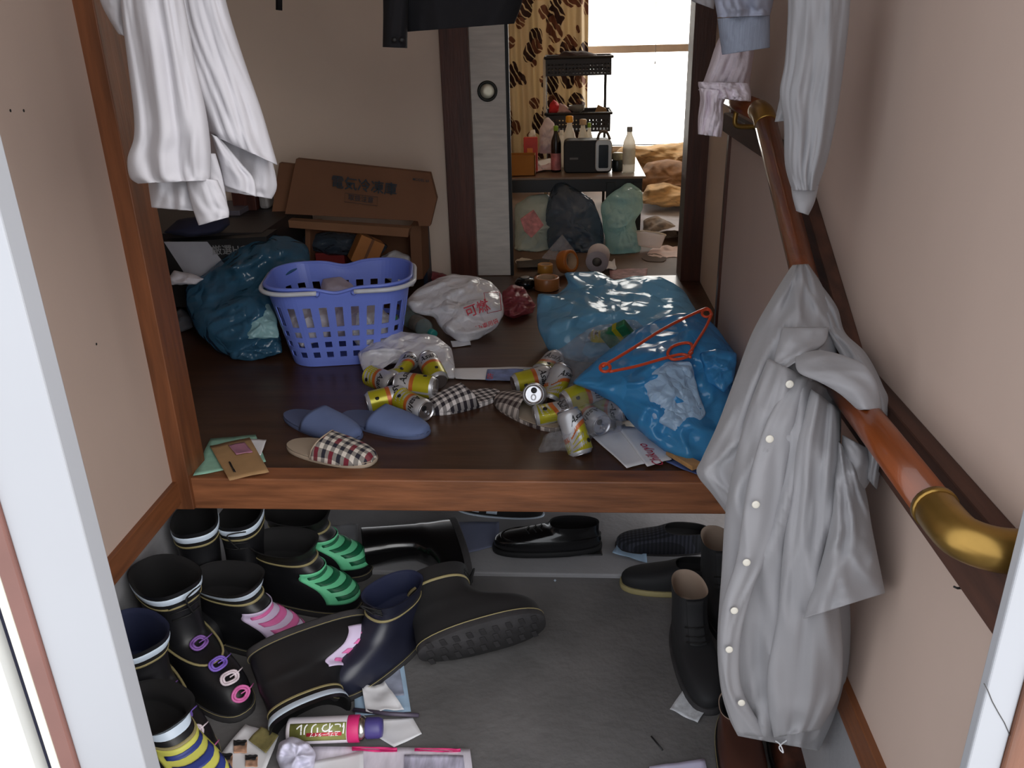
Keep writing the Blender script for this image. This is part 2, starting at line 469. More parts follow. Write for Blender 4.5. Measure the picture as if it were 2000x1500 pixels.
# ------------------------------------------------------------------ inner room
m_tat = mat('inner_floor', (92, 70, 54), .7, var=.3, scale=6)
struct(box('floor_inner_room', (-1.6, YB, .30), (2.4, 6.3, HF-.002), m_tat, bevel=0), 'cluttered floor of the sunlit inner room', 'floor')
WY = 5.95
m_room = mat('room_wall', (206, 186, 156), .8, var=.05)
struct(box('wall_room_left', (-1.68, YB+.08, HF), (-1.6, WY+.1, 2.6), m_room, bevel=0))
struct(box('wall_room_right', (2.4, YB, HF), (2.48, WY+.1, 2.6), m_room, bevel=0))
struct(box('wall_room_front', (.57, YB+.0, HF), (2.4, YB+.08, 2.6), m_room, bevel=0))
struct(box('wall_hall_top', (-.385, YB+.0, HF+2.1), (.48, YB+.06, 2.6), m_wall2, bevel=0))
wx0, wx1, wz0, wz1 = -.35, 1.05, .62, 2.15
struct(box('wall_room_back_low', (-1.6, WY, HF), (2.4, WY+.1, wz0), m_room, bevel=0))
struct(box('wall_room_back_top', (-1.6, WY, wz1), (2.4, WY+.1, 2.6), m_room, bevel=0))
struct(box('wall_room_back_left', (-1.6, WY, wz0), (wx0, WY+.1, wz1), m_room, bevel=0))
struct(box('wall_room_back_right', (wx1, WY, wz0), (2.4, WY+.1, wz1), m_room, bevel=0))
win = struct(empty('window_1', ((wx0+wx1)/2, WY, wz0)), 'bright frosted window with a pale middle rail', 'window')
m_glow = emis('frosted_daylight', (255, 251, 243), WINDOW_GLOW)
zm0, zm1 = PY(1250, 103, WY).z, PY(1250, 88, WY).z
m_sash = mat('sash', (216, 202, 190), .5)
cxw = (wx0+wx1)/2
box('pane', (wx0-cxw, .05, 0), (wx1-cxw, .056, zm0-wz0), m_glow, win, 0)
box('pane', (wx0-cxw, .05, zm1-wz0), (wx1-cxw, .056, wz1-wz0), m_glow, win, 0)
box('middle_rail', (wx0-cxw, .02, zm0-wz0), (wx1-cxw, .06, zm1-wz0), m_sash, win)
box('sill', (wx0-cxw, -.04, -.03), (wx1-cxw, .06, 0), m_sash, win)
for x in (wx0-cxw, wx1-cxw-.03): box('window_frame', (x, .0, 0), (x+.03, .06, wz1-wz0), m_sash, win)

# ================================================================== handrail on the right wall
XH = .40
hr = tag(empty('handrail', (XH, 1.2, .4)), 'reddish brown wooden handrail with brass elbows on the right wall', 'handrail')
def hp(y, z, x=XH): return Vector((x-XH, y-1.2, z-.4))
low = [hp(.80, .889), hp(1.20, .889)]
ris = [hp(1.20, .889), hp(1.24, .897), hp(1.80, 1.198)]
upp = [hp(1.85, 1.208), hp(2.30, 1.208)]
tube('lower_rail', low, .0218, m_rail, hr, n=20)
tube('rising_rail', ris, .0218, m_rail, hr, n=20)
tube('upper_rail', upp, .0218, m_rail, hr, n=20)
tube('brass_elbow', catmull([hp(1.78, 1.187), hp(1.815, 1.204), hp(1.86, 1.208)], 10), .0226, m_brass, hr, n=20)
el = catmull([hp(.812, .889), hp(.785, .889), hp(.757, .888, .405), hp(.741, .886, .425), hp(.737, .884, .455), hp(.737, .884, .50)], 22)
tube('brass_elbow', el, .0232, m_brass, hr, n=22)
tube('collar', [hp(.808, .889), hp(.816, .889)], .0248, m_brass, hr, n=22)
for y, z in ((1.66, 1.115), (2.1, 1.2)):
    tube('bracket', catmull([hp(y, z-.012), hp(y, z-.045), hp(y, z-.05, .43), hp(y, z-.05, XR)], 12), .006, m_brass, hr, n=8)
# the board behind it
yz = [(.71, .892), (1.24, .892), (1.74, 1.146), (2.5, 1.146)]
w = .112
top = yz; bot = [(.71, .788), (1.29, .788), (1.80, 1.045), (1.90, 1.095), (2.5, 1.095)]
poly = [Vector((XR-.024, y, z)) for y, z in top] + [Vector((XR-.024, y, z)) for y, z in reversed(bot)]
bd = prism('rail_backing_board', poly, (.024, 0, 0), m_board, bevel=.003)
struct(bd, 'dark brown board following the handrail along the right wall', 'board')
for y, z in ((.80, .84), (1.30, .88), (1.62, 1.05)):
    s = lathe('screw', [(.004, 0), (.0035, .0015), (.001, .002)], m_brass, bd, n=10)
    basis(s, (XR-.024, y, z), (0, 1, 0), (-1, 0, 0))
nl = tube('nail', [PX(1905, 1148, XR)+Vector((-.001, 0, 0)), PX(1905, 1148, XR)+Vector((-.022, -.004, .002)), PX(1905, 1148, XR)+Vector((-.026, -.004, .004))], .0014, m_black, n=6)
tag(nl, 'small bent nail in the right wall under the brass elbow', 'nail')

# ================================================================== garments
m_coat = mat('coat_cotton', (146, 144, 147), .85, var=.04, scale=4, bump=.12, bscale=26, sheen=.1)
m_shirt = mat('shirt_cotton', (184, 181, 186), .85, var=.03, scale=5, bump=.1, bscale=24)
m_btn = mat('button', (214, 208, 196), .25)
ct = tag(empty('coat', PY(1500, 1400, 1.2)), 'crumpled pale grey coat draped over the handrail', 'coat')
ct.location.z = .16
C0 = ct.location.copy()
def rel(o, root=None):
    """child built in world space: hold it in place under its root"""
    o.matrix_parent_inverse = Matrix.Translation(-(root or ct).location); return o
def g(*a, **k):
    k.setdefault('crump', 1.0); return rel(garment(*a, **k))
g('back', [(1548, 518), (1512, 575), (1470, 650), (1436, 740), (1402, 830), (1372, 895), (1362, 925), (1392, 965), (1418, 1000)],
  [(1580, 516), (1606, 560), (1622, 610), (1632, 660), (1630, 740), (1600, 830), (1560, 900), (1520, 960), (1490, 1010)],
  [1.43, 1.36, 1.30, 1.24, 1.20, 1.18, 1.17, 1.17, 1.17], .05, m_coat, ct, 3, n=5, amp=.016, rows=64)
g('front', [(1500, 700), (1462, 800), (1436, 900), (1418, 1000), (1410, 1120), (1402, 1250), (1408, 1340), (1424, 1400), (1442, 1437)],
  [(1640, 770), (1642, 830), (1640, 900), (1640, 1000), (1648, 1100), (1660, 1200), (1655, 1310), (1628, 1400), (1598, 1466)],
  [1.20, 1.14, 1.12, 1.11, 1.11, 1.11, 1.11, 1.11, 1.12], .05, m_coat, ct, 8, n=5, amp=.016, rows=72, cols=44, skew=.6)
g('placket', [(1545, 735), (1500, 820), (1470, 910), (1452, 1000), (1440, 1090), (1412, 1180), (1405, 1270), (1412, 1350), (1440, 1434)],
  [(1580, 735), (1556, 820), (1535, 910), (1522, 1000), (1500, 1080), (1470, 1150), (1445, 1250), (1450, 1350), (1502, 1440)],
  [1.14, 1.085, 1.06, 1.05, 1.045, 1.045, 1.045, 1.045, 1.05], .008, m_coat, ct, 5, n=2, amp=.006, cols=16)
g('side_panel', [(1585, 760), (1560, 850), (1545, 960), (1530, 1080), (1520, 1200), (1500, 1310), (1502, 1390), (1512, 1440)],
  [(1638, 800), (1640, 900), (1636, 1000), (1632, 1100), (1640, 1200), (1645, 1290), (1636, 1360), (1600, 1425)],
  [1.13, 1.07, 1.05, 1.04, 1.04, 1.04, 1.04, 1.05], .02, m_coat, ct, 12, n=3, amp=.013, cols=26)
g('sleeve', [(1636, 860), (1628, 940), (1618, 1040), (1598, 1120), (1570, 1208)],
  [(1668, 900), (1690, 960), (1702, 1030), (1716, 1100), (1728, 1158)],
  [1.10, 1.06, 1.03, 1.01, 1.0], .03, m_coat, ct, 21, n=3, amp=.014, cols=24)
g('shoulder', [(1566, 560), (1580, 600), (1606, 640), (1640, 690), (1668, 760), (1690, 850), (1690, 930)],
  [(1600, 552), (1634, 600), (1650, 650), (1690, 690), (1722, 750), (1736, 805), (1712, 955)],
  [1.40, 1.34, 1.28, 1.2, 1.13, 1.1, 1.1], .035, m_coat, ct, 31, n=4, amp=.012, cols=22)
g('second_cuff', [(1646, 850), (1644, 890), (1642, 925), (1650, 955)],
  [(1700, 880), (1705, 910), (1698, 940), (1680, 965)], [1.10, 1.08, 1.07, 1.06], .025, m_coat, ct, 33, n=2, amp=.008, cols=16, rows=24)
g('collar', [(1556, 690), (1554, 705), (1562, 728), (1600, 745), (1640, 768), (1676, 800)],
  [(1600, 684), (1630, 690), (1660, 700), (1690, 715), (1712, 750), (1722, 800)], [1.17, 1.13, 1.10, 1.07, 1.05, 1.04], .012, m_coat, ct, 41, n=2, amp=.006, cols=16, rows=30)
g('lapel', [(1530, 640), (1516, 690), (1502, 740)], [(1618, 640), (1608, 672), (1556, 706)], [1.22, 1.18, 1.15], .014, m_coat, ct, 44, n=3, amp=.008, cols=16, rows=24)
for x, y, Y in ((1542, 750, 1.10), (1503, 857, 1.05), (1476, 985, 1.03), (1458, 1098, 1.025), (1434, 1192, 1.025), (1424, 1268, 1.025), (1448, 1372, 1.025), (1586, 704, 1.135)):
    b = lathe('button', [(.0052, 0), (.0058, .0012), (.005, .002), (.001, .0015)], m_btn, ct, n=14)
    basis(b, PY(x, y, Y), (1, 0, 0), (0, -1, .15)); b.matrix_world = Matrix.Translation(-C0) @ b.matrix_world

ws = tag(empty('shirt', PY(400, 430, 1.25)), 'white shirt hanging at the upper left with long sleeve and open cuff', 'shirt')
def gs(*a, **k): return rel(garment(*a, **k), ws)
gs('sleeve', [(236, -60), (238, 20), (250, 120), (262, 220), (262, 270), (250, 310), (254, 345), (270, 358)],
   [(345, -60), (362, 20), (380, 120), (400, 210), (408, 262), (411, 300), (411, 335), (410, 352)], [1.2]*2, .03, m_shirt, ws, 2, n=5, amp=.012, rows=70)
gs('body', [(330, -60), (345, 40), (365, 140), (385, 210), (400, 250), (412, 262)],
   [(425, -60), (448, 30), (480, 130), (508, 210), (526, 270), (541, 322)], [1.27]*2, .035, m_shirt, ws, 4, n=4, amp=.012)
gs('shirt_tail', [(285, 300), (288, 340), (292, 370), (297, 405)], [(420, 300), (432, 340), (440, 380), (446, 418)], [1.24]*2, .02, m_shirt, ws, 6, n=4, amp=.012, rows=30)
gs('lower_cuff', [(364, 345), (370, 380), (380, 415), (389, 440)], [(424, 352), (438, 385), (446, 410), (446, 424)], [1.2]*2, .014, m_shirt, ws, 9, n=2, amp=.006, rows=24, cols=20)
gs('back_hem', [(405, 255), (410, 300), (420, 350), (432, 372)], [(520, 255), (528, 300), (540, 360), (530, 388)], [1.31]*2, .02, m_shirt, ws, 10, n=3, amp=.012, rows=30)
gs('front_flap', [(412, 262), (424, 300), (432, 330), (438, 362)], [(430, 270), (470, 318), (495, 350), (500, 384)], [1.25]*2, .012, m_shirt, ws, 11, n=2, amp=.006, rows=24, cols=18)
gs('far_sleeve', [(180, -60), (196, 0), (212, 34), (232, 66)], [(236, -60), (238, 0), (240, 40), (243, 70)], [1.26]*2, .015, m_shirt, ws, 13, n=2, amp=.006, rows=20, cols=16)

sl = tag(empty('long_sleeve_shirt', PY(1575, 415, 1.28)), 'pale shirt sleeve hanging at the upper right with cuff pointing down', 'shirt')
def gr(*a, **k): return rel(garment(*a, **k), sl)
gr('sleeve', [(1538, -60), (1540, 20), (1534, 120), (1524, 180), (1532, 240), (1534, 320), (1548, 372)],
   [(1662, -60), (1658, 30), (1648, 120), (1634, 220), (1618, 300), (1602, 350), (1594, 372)], [1.28, 1.28, 1.28], .035, m_coat, sl, 14, n=5, amp=.014, rows=66)
gr('cuff', [(1546, 366), (1549, 385), (1556, 412)], [(1598, 362), (1590, 395), (1578, 420)], [1.275]*2, .014, m_coat, sl, 15, n=1, amp=.002, rows=16, cols=18)
gr('inner_sleeve', [(1532, 150), (1522, 200), (1514, 238)], [(1560, 150), (1552, 200), (1536, 236)], [1.33]*2, .012, m_coat, sl, 16, n=2, amp=.004, rows=18, cols=14)

sw = tag(empty('sweatshirt', PY(1450, 100, 1.75)), 'lilac grey sweatshirt sleeve with a ribbed cuff hanging above the handrail', 'sweatshirt')
m_sw = mat('sweat_fleece', (168, 172, 190), .95, var=.06, scale=10, bump=.1, bscale=60)
rel(garment('sleeve', [(1385, -60), (1396, 0), (1402, 34)], [(1520, -60), (1510, 0), (1503, 30)], [1.75]*2, .05, m_sw, sw, 17, n=4, amp=.02, rows=30), sw)
rel(garment('ribbed_cuff', [(1402, 36), (1406, 70), (1411, 107)], [(1503, 28), (1503, 60), (1503, 93)], [1.75]*2, .035, mat('rib_knit', (150, 158, 176), .95, var=.1, scale=40, stretch=(9, 9, .4), bump=.2, bscale=90), sw, 18, n=2, amp=.003, rows=20), sw)

lc = tag(empty('lace_blouse', PY(1400, 265, 1.9)), 'pinkish white blouse with frilled edge bunched over the handrail end', 'blouse')
m_lc = mat('lace_cotton', (226, 214, 222), .9, var=.05, scale=14, bump=.3, bscale=70)
rel(garment('sleeve', [(1412, 60), (1398, 90), (1385, 130), (1372, 165), (1364, 176)], [(1474, 60), (1472, 100), (1468, 130), (1464, 160), (1466, 196)], [1.93]*2, .05, m_lc, lc, 19, n=5, amp=.02, rows=40), lc)
rel(garment('frill', [(1366, 172), (1368, 195), (1364, 230), (1364, 262)], [(1424, 178), (1412, 205), (1412, 235), (1408, 268)], [1.86]*2, .03, m_lc, lc, 20, n=6, amp=.016, rows=30), lc)
rel(garment('gather', [(1364, 160), (1366, 172), (1378, 190)], [(1462, 162), (1466, 180), (1466, 198)], [1.87]*2, .04, m_lc, lc, 22, n=8, amp=.02, rows=20), lc)

jk = tag(empty('jacket', PY(880, 60, 2.2)), 'black jacket hanging at the top centre with one sleeve lower', 'jacket')
m_jk = mat('jacket_wool', (20, 19, 24), .9, var=.2, scale=14)
rel(garment('body', [(752, -160), (755, -60), (770, 0), (795, 62)], [(1030, -160), (1024, -60), (1020, 0), (1004, 46)], [2.2]*2, .07, m_jk, jk, 24, n=6, amp=.012), jk)
rel(garment('sleeve', [(745, -160), (747, -60), (749, 20), (748, 92)], [(800, -160), (798, -60), (796, 20), (795, 94)], [2.14]*2, .04, m_jk, jk, 25, n=2, amp=.006), jk)
for x in (770, 784):
    b = lathe('button', [(.006, 0), (.006, .002), (.001, .002)], m_black, jk, n=10)
    basis(b, PY(x, 78, 2.09), (1, 0, 0), (0, -1, 0)); b.matrix_world = Matrix.Translation(-jk.location) @ b.matrix_world
hk = tube('hanging_strap', [PY(545, -120, 2.4), PY(545, -40, 2.4), PY(545, 20, 2.4)], .009, m_black, n=8)
tag(hk, 'end of a black strap hanging at the top left of the hall', 'strap')

wh = tag(empty('white_shirt_hem', PY(1370, 5, 2.1)), 'corner of a white garment hanging above the doorway post', 'shirt')
rel(garment('hem', [(1338, -60), (1342, -20), (1352, 2)], [(1400, -60), (1398, -20), (1394, 18)], [2.1]*2, .02, m_shirt, wh, 47, n=2, amp=.008, rows=16, cols=14), wh)

# ================================================================== footwear
m_rub = mat('black_rubber', (22, 22, 25), .42, var=.2, scale=12, spec=.45)
m_rub2 = mat('black_matt', (24, 23, 25), .75, var=.2, scale=12)
m_navy = mat('navy_rubber', (30, 32, 48), .35, var=.2, scale=10)
m_line = mat('boot_lining', (16, 15, 17), .9)
m_blue = mat('blue_lining', (20, 28, 60), .8)
m_tan = mat('tan_lining', (168, 148, 132), .85, var=.12)
m_sole = mat('rubber_sole', (48, 46, 48), .85, var=.3, scale=14, bump=.2, bscale=60)
m_stripe = mat('reflective_stripe', (206, 220, 236), .35, var=.04)
m_pipe = mat('beige_piping', (152, 140, 98), .6)
m_mint = mat('mint_rubber', (110, 214, 160), .5)
m_dkg = mat('dark_green_rubber', (22, 98, 66), .5)
m_lav = mat('lavender_rubber', (212, 196, 226), .5)
m_pink = mat('pink_rubber', (220, 110, 170), .5)
m_yel = mat('yellow_rubber', (206, 204, 96), .5)
m_blu = mat('blue_rubber', (44, 58, 130), .5)
m_leather = mat('black_leather', (16, 16, 18), .22, var=.2, scale=18, coat=.35)
m_suede = mat('black_suede', (24, 24, 27), .75, var=.2)
m_brown = mat('brown_leather', (62, 34, 26), .4, var=.3)
m_cord = mat('black_cord', (14, 14, 15), .7)

class Last:
    """surface of a shoe: level outlines stacked from the sole to the opening. x forward, z up"""
    def __init__(s, keys, N=40, tilt=0, heel=.72):
        s.k = keys; s.N = N; s.tilt = tilt; s.heel = heel
    def ring(s, u):
        K = s.k; t = u*(len(K)-1); i = min(int(t), len(K)-2); f = t-i
        p0, p1, p2, p3 = K[max(i-1, 0)], K[i], K[i+1], K[min(i+2, len(K)-1)]
        return [.5*(2*b+(c-a)*f+(2*a-5*b+4*c-d)*f*f+(3*b-a-3*c+d)*f**3) for a, b, c, d in zip(p0, p1, p2, p3)]
    def pt(s, u, th, off=0):
        z, xb, xf, w = s.ring(u)
        c, sn = math.cos(th), math.sin(th)
        x = (xf+xb)/2+(xf-xb)/2*math.copysign(abs(c)**.85, c)
        nar = s.heel+(1-s.heel)*(.5+.5*c)**.7 if s.heel < 1 else 1
        y = w/2*nar*math.copysign(abs(sn)**.8, sn)
        p = Vector((x, y, z+s.tilt*u*(x-(xf+xb)/2)))
        if off:
            p += Vector((c*off, sn*off, off*.8))
        return p
    def upper(s, name, ma, parent, rows=34):
        rings = [[s.pt(i/(rows-1), 2*math.pi*j/s.N) for j in range(s.N)] for i in range(rows)]
        return loft(name, rings, ma, parent, cap0=True)
    def lining(s, name, ma, parent, u0, inset=.005, rows=14):
        rings = []
        for i in range(rows):
            u = 1-(1-u0)*i/(rows-1)
            r = []
            for j in range(s.N):
                th = 2*math.pi*j/s.N; p = s.pt(u, th); z, xb, xf, w = s.ring(u)
                c = Vector(((xb+xf)/2, 0, p.z)); d = p-c
                k = max(.1, 1-(inset if i else .0005)/max(d.length, .001)); r.append(c+d*k)
            rings.append(r)
        return fixn(loft(name, rings, ma, parent, cap1=True))
    def patch(s, name, ma, parent, u0, u1, t0, t1, off=.002, nu=10, nt=14, taper=0):
        vs = []; fs = []
        for i in range(nu+1):
            u = u0+(u1-u0)*i/nu
            k = 1-taper*abs(2*i/nu-1)**2
            for j in range(nt+1):
                a = t0+(t1-t0)*j/nt; mid = (t0+t1)/2; vs.append(s.pt(u, mid+(a-mid)*k, off))
        for i in range(nu):
            for j in range(nt):
                a = i*(nt+1)+j; fs.append((a, a+1, a+nt+2, a+nt+1))
        return mesh(name, vs, fs, ma, parent, True, solid=.0012)
    def band(s, name, ma, parent, u0, u1, off=.002):
        n = 4
        rings = [[s.pt(u0+(u1-u0)*i/n, 2*math.pi*j/s.N, off if 0 < i < n else off*.3) for j in range(s.N)] for i in range(n+1)]
        return loft(name, rings, ma, parent)
def sole_of(L, w, parent, ma, h=.018, heel=.72, out=.004, welt=None):
    la = Last([(0, -out, L+out, w+2*out), (h*.5, -out*1.2, L+out*1.2, w+2.4*out), (h, -out, L+out, w+2*out)], heel=heel)
    o = la.upper('sole', ma, parent, rows=6)
    rings = [[la.pt(1, 2*math.pi*j/la.N), ] for j in range(la.N)]
    top = mesh('insole_board', [r[0] for r in rings], [tuple(range(la.N))], ma, o)
    if welt: la.band('welt', welt, parent, .86, 1.0, .0012)
    return o
def boot_keys(L, h, w=.1, top=.112, shaft=.13, heel=0):
    return [(.012, 0, L, w), (.035, -.002, L, w), (.055, -.001, L-.006, w*.99), (.075, 0, L-.028, w*.95), (.088, 0, L-.062, w*.92), (.10, 0, L-.095, w*.9),
            (.115, .002, shaft+.03, w*.88), (.135, .004, shaft+.012, w*.9), (.135+(h-.135)*.4, .003, shaft+.006, w*.97), (.135+(h-.135)*.75, -.001, shaft+.01, (w+top)/2), (h, -.005, shaft+.014, top)]
def boot(label, L=.28, h=.22, w=.1, ma=None, lining=None, stripe=True, toe=None, ribs=None, laces=None, pipe=True, toepipe=False, group='boots left in the entrance', cat='boot', cord=False, treads=False, top=.148, shaft=.15):
    ma = ma or m_rub
    r = tag(empty('rubber_boot'), label, cat, group)
    la = Last(boot_keys(L, h, w, top, shaft))
    sole_of(L, w, r, m_sole, welt=m_pipe if pipe else None)
    la.upper('upper', ma, r)
    la.lining('lining', lining or m_line, r, .62)
    def uz(z):
        a_, b_ = .6, 1.0
        for _ in range(24):
            c_ = (a_+b_)/2
            if la.ring(c_)[0] < z: a_ = c_
            else: b_ = c_
        return a_
    if stripe: la.band('reflective_stripe', m_stripe, r, uz(h-.028), uz(h-.012), .0026)
    if pipe: la.band('piping', m_pipe, r, uz(h-.044), uz(h-.038), .0026)
    if toe:
        t = la.patch('toe_panel', toe, r, .12, .61, -1.05, 1.05, .0022, nu=18, nt=20, taper=0)
        for k in range(4):
            u = .18+k*.10
            la.patch('toe_rib', ribs, t, u, u+.052, -.75, .75, .0042, nu=4, nt=8)
    if toepipe:
        pts = [la.pt(.60-.1*math.cos(a*1.0), a, .003) for a in [(-1.5+3*i/20) for i in range(21)]]
        tube('instep_piping', pts, .0028, m_pipe, r, n=6)
    if laces:
        for k, c in enumerate(laces):
            u = .61-.13*k
            p = la.pt(u, 0, .004); q = la.pt(u-.02, 0, .004); d = (q-p).normalized()
            nrm = Vector((-d.z, 0, d.x)); nrm = nrm if nrm.z > 0 else -nrm
            for ro in (.017, .012):
                pts = [p+d*(ro*math.cos(a))*.9+Vector((0, ro*1.15*math.sin(a), 0))+nrm*(.003+.002*math.sin(3*a+k)) for a in [2*math.pi*i/20 for i in range(20)]]
                tube('curly_lace', pts, .0029, c, r, n=6, closed=True)
            tube('lace_end', [p+nrm*.004, p+Vector((0, .022, 0))+nrm*.006, p+Vector((-.006, .036, 0))+nrm*.003], .0015, c, r, n=5)
    if cord:
        pts = [la.pt(.93, .5, .003), la.pt(.93, .1, .008), la.pt(.90, -.05, .02), la.pt(.84, .0, .014), la.pt(.80, .12, .004)]
        tube('drawcord', catmull(pts, 16), .002, m_cord, r, n=6)
        for u in (.80, .84, .88):
            tube('lace', [la.pt(u, -.5, .003), la.pt(u, 0, .005), la.pt(u, .5, .003)], .0017, m_cord, r, n=6)
    if treads:
        tm = mat('tread', (40, 38, 40), .9, var=.3)
        so = [c for c in r.children if c.name.startswith('sole')][0]
        for i in range(9):
            for j in (-1, 0, 1):
                x = .025+i*(L-.05)/8; wd = w*.25
                pr_ = prism('tread_block', [Vector((x-.009, j*wd-.011, 0)), Vector((x+.004, j*wd-.011, 0)), Vector((x+.010, j*wd+.011, 0)), Vector((x-.003, j*wd+.011, 0))], (0, 0, -.004), tm, so)
    return r
def stand(r, open_px, h, heading, L=.28, lean=0, z=0):
    """standing on the floor with its opening over the given sight line"""
    p = PZ(*open_px, h+z); a = math.radians(heading)
    d = Vector((math.cos(a), math.sin(a), 0))
    o = Vector((p.x, p.y, z))-d*.078
    basis(r, o, d, (0, 0, 1))
purple = mat('purple_lace', (124, 84, 158), .6); violet = mat('violet_lace', (120, 92, 186), .6); whitel = mat('white_lace', (212, 198, 206), .6); pinkl = mat('pink_lace', (196, 98, 156), .6)

b = boot('black boot with white band standing against the left wall under the step corner', .30, .27, w=.112, top=.125); stand(b, (380, 1008), .27, -70)
b = boot('black boot with white band and drawcord beside the corner boot under the step', .29, .25, w=.108, top=.118, shaft=.14, cord=True); stand(b, (470, 1000), .25, -88)
b = boot('black boot with wide white band and curly purple and pink laces, nearer the step', .35, .26, w=.122, top=.155, shaft=.165, laces=(purple, violet, whitel, pinkl), toepipe=True, cord=True); stand(b, (314, 1118), .26, -37)
b = boot('black boot with blue lining and curly laces beside the white door frame', .34, .225, w=.118, lining=m_blue, laces=(purple, violet, whitel, pinkl), toepipe=True); stand(b, (256, 1230), .225, -40)
b = boot('black boot with lavender and pink ribbed toe standing upright', .285, .18, w=.115, top=.155, shaft=.165, toe=m_lav, ribs=m_pink); stand(b, (434, 1126), .18, -14)
b = boot('green toed black boot at the front of its pair, rim bare', .285, .18, w=.115, top=.155, shaft=.165, toe=m_mint, ribs=m_dkg, stripe=False); stand(b, (545, 1056), .18, -12)
b = boot('green toed black boot behind its pair, half under the step', .285, .18, w=.115, top=.155, shaft=.165, toe=m_mint, ribs=m_dkg, stripe=False); stand(b, (572, 1000), .18, -8)
b = boot('black boot with yellow and blue ribbed toe at the bottom left corner', .28, .16, w=.115, top=.15, toe=m_yel, ribs=m_blu); stand(b, (296, 1376), .16, -32)
b = boot('navy rubber boot with blue lining standing between the fallen boots', .285, .18, w=.112, top=.125, shaft=.14, ma=m_navy, lining=m_blue, stripe=False, cord=True); stand(b, (767, 1150), .18, -126)
# fallen boots
b = boot('fallen black boot with its treaded sole facing the door', .30, .20, w=.125, top=.13, stripe=False, cord=True, treads=True, ma=m_rub2)
p = PZ(818, 1326, .0); q = PZ(1030, 1262, .03)
xa = (q-p); xa.z = .02
basis(b, p+Vector((.005, .008, .060)), xa, (-.42, .86, .26))
b = boot('fallen black boot with lavender and pink ribbed toe, rim towards the door', .28, .20, w=.112, top=.15, shaft=.16, toe=m_lav, ribs=m_pink)
p = PZ(484, 1276, .10)
basis(b, p, (.84, .52, -.02), (.52, -.80, -.38))
b = boot('black boot lying on its side in the shadow under the step', .26, .27, w=.095, top=.10, shaft=.115, stripe=False, pipe=False, ma=m_leather)
p = PZ(888, 1018, .056)
basis(b, p, (.30, -.95, -.06), (-1, -.16, .04))

def shoe(label, px, heading, L=.27, w=.095, ma=None, lining=None, h=.075, open_=.36, sole=None, welt=None, name='shoe', laces=False, z=0, cat='shoe', group=None, collar=None, heelh=.0, toecap=False, bands=None):
    """low shoe; px = the heel end on the floor"""
    r = tag(empty(name), label, cat, group)
    ma = ma or m_leather
    la = Last([(.014, 0, L, w), (.03, -.003, L+.001, w*1.01), (.043, -.001, L-.012, w*.97), (.053, .002, L*.80, w*.9), (.062, .004, L*.64, w*.85), (.070, .004, L*open_+.05, w*.82), (h, .004, L*open_+.035, w*.8)], heel=.74)
    sole_of(L, w, r, sole or m_sole, h=.016, out=.005, welt=welt)
    if heelh: box('heel', (-.004, -w*.36, -heelh), (L*.24, w*.36, 0), sole or m_sole, r, .003)
    la.upper('upper', ma, r)
    la.lining('lining', lining or m_line, r, .5, .004)
    if collar: la.band('collar', collar, r, .95, 1.0, .003)
    if toecap: la.band('toe_seam', ma, r, .36, .39, .002)
    if laces:
        for u in (.62, .70, .78): tube('lace', [la.pt(u, -.35, .002), la.pt(u, 0, .005), la.pt(u, .35, .002)], .0018, m_cord, r, n=6)
    if bands:
        for t0 in (-1.5, -1.15, 1.15, 1.5): la.patch('side_stripe', bands, r, .1, .75, t0-.1, t0+.08, .002)
    a = math.radians(heading); d = Vector((math.cos(a), math.sin(a), 0))
    basis(r, PZ(*px, z)+Vector((0, 0, heelh)), d, (0, 0, 1))
    return r
shoe('shiny black leather dress shoe lying under the middle of the step', (1172, 1078), 183, .30, .098, m_leather, h=.085, sole=m_black, toecap=True, laces=True, heelh=.016, name='dress_shoe')
b = shoe('black trainer with white side stripes deep under the step', (1060, 1012), 170, .27, .095, m_suede, sole=m_stripe, bands=m_stripe, name='trainer')
m_weave = gingham('woven_upper', (52, 54, 66), (18, 19, 26), None, 90)
shoe('dark woven slip-on shoe under the right end of the step', (1385, 1078), 178, .26, .096, m_weave, sole=m_sole, name='slip_on')
shoe('dark slip-on shoe with a pale sole edge beside the tan lined ankle boot', (1415, 1150), 178, .27, .096, m_suede, sole=m_pipe, name='slip_on')
def ankle(label, open_px, heading, h=.165, L=.29):
    r = tag(empty('ankle_boot'), label, 'ankle boot', 'tan lined ankle boots')
    la = Last([(.014, 0, L, .1), (.035, -.002, L, .1), (.05, 0, L-.015, .097), (.062, 0, L-.05, .092), (.075, .002, L*.60, .088), (.09, .004, .155, .085), (.12, .006, .13, .085), (h, .0, .118, .09)])
    sole_of(L, .1, r, m_sole)
    la.upper('upper', m_suede, r); la.lining('lining', m_tan, r, .7, .004)
    la.patch('tongue', m_suede, r, .6, .98, -.35, .35, .004)
    for u in (.62, .7, .78): tube('lace', [la.pt(u, -.5, .005), la.pt(u, 0, .008), la.pt(u, .5, .005)], .0018, m_cord, r, n=6)
    p = PZ(*open_px, h); a = math.radians(heading); d = Vector((math.cos(a), math.sin(a), 0))
    basis(r, Vector((p.x, p.y, 0))-d*.058, d, (0, 0, 1))
ankle('black ankle boot with tan lining, fully visible left of the coat', (1345, 1140), -84, L=.30)
ankle('black ankle boot with tan lining, far one under the step end', (1400, 1050), -84)
shoe('brown slip-on shoe with tan rolled collar under the coat hem', (1428, 1398), -92, .25, .098, m_brown, lining=m_line, sole=m_black, welt=m_pipe, collar=m_tan, open_=.22, name='slip_on')
shoe('dark shoe with orange patches right of the brown slip-on', (1520, 1410), -88, .25, .095, mat('mottled_orange', (58, 30, 20), .45, var=.9, scale=30), sole=m_black, open_=.25, name='slip_on')

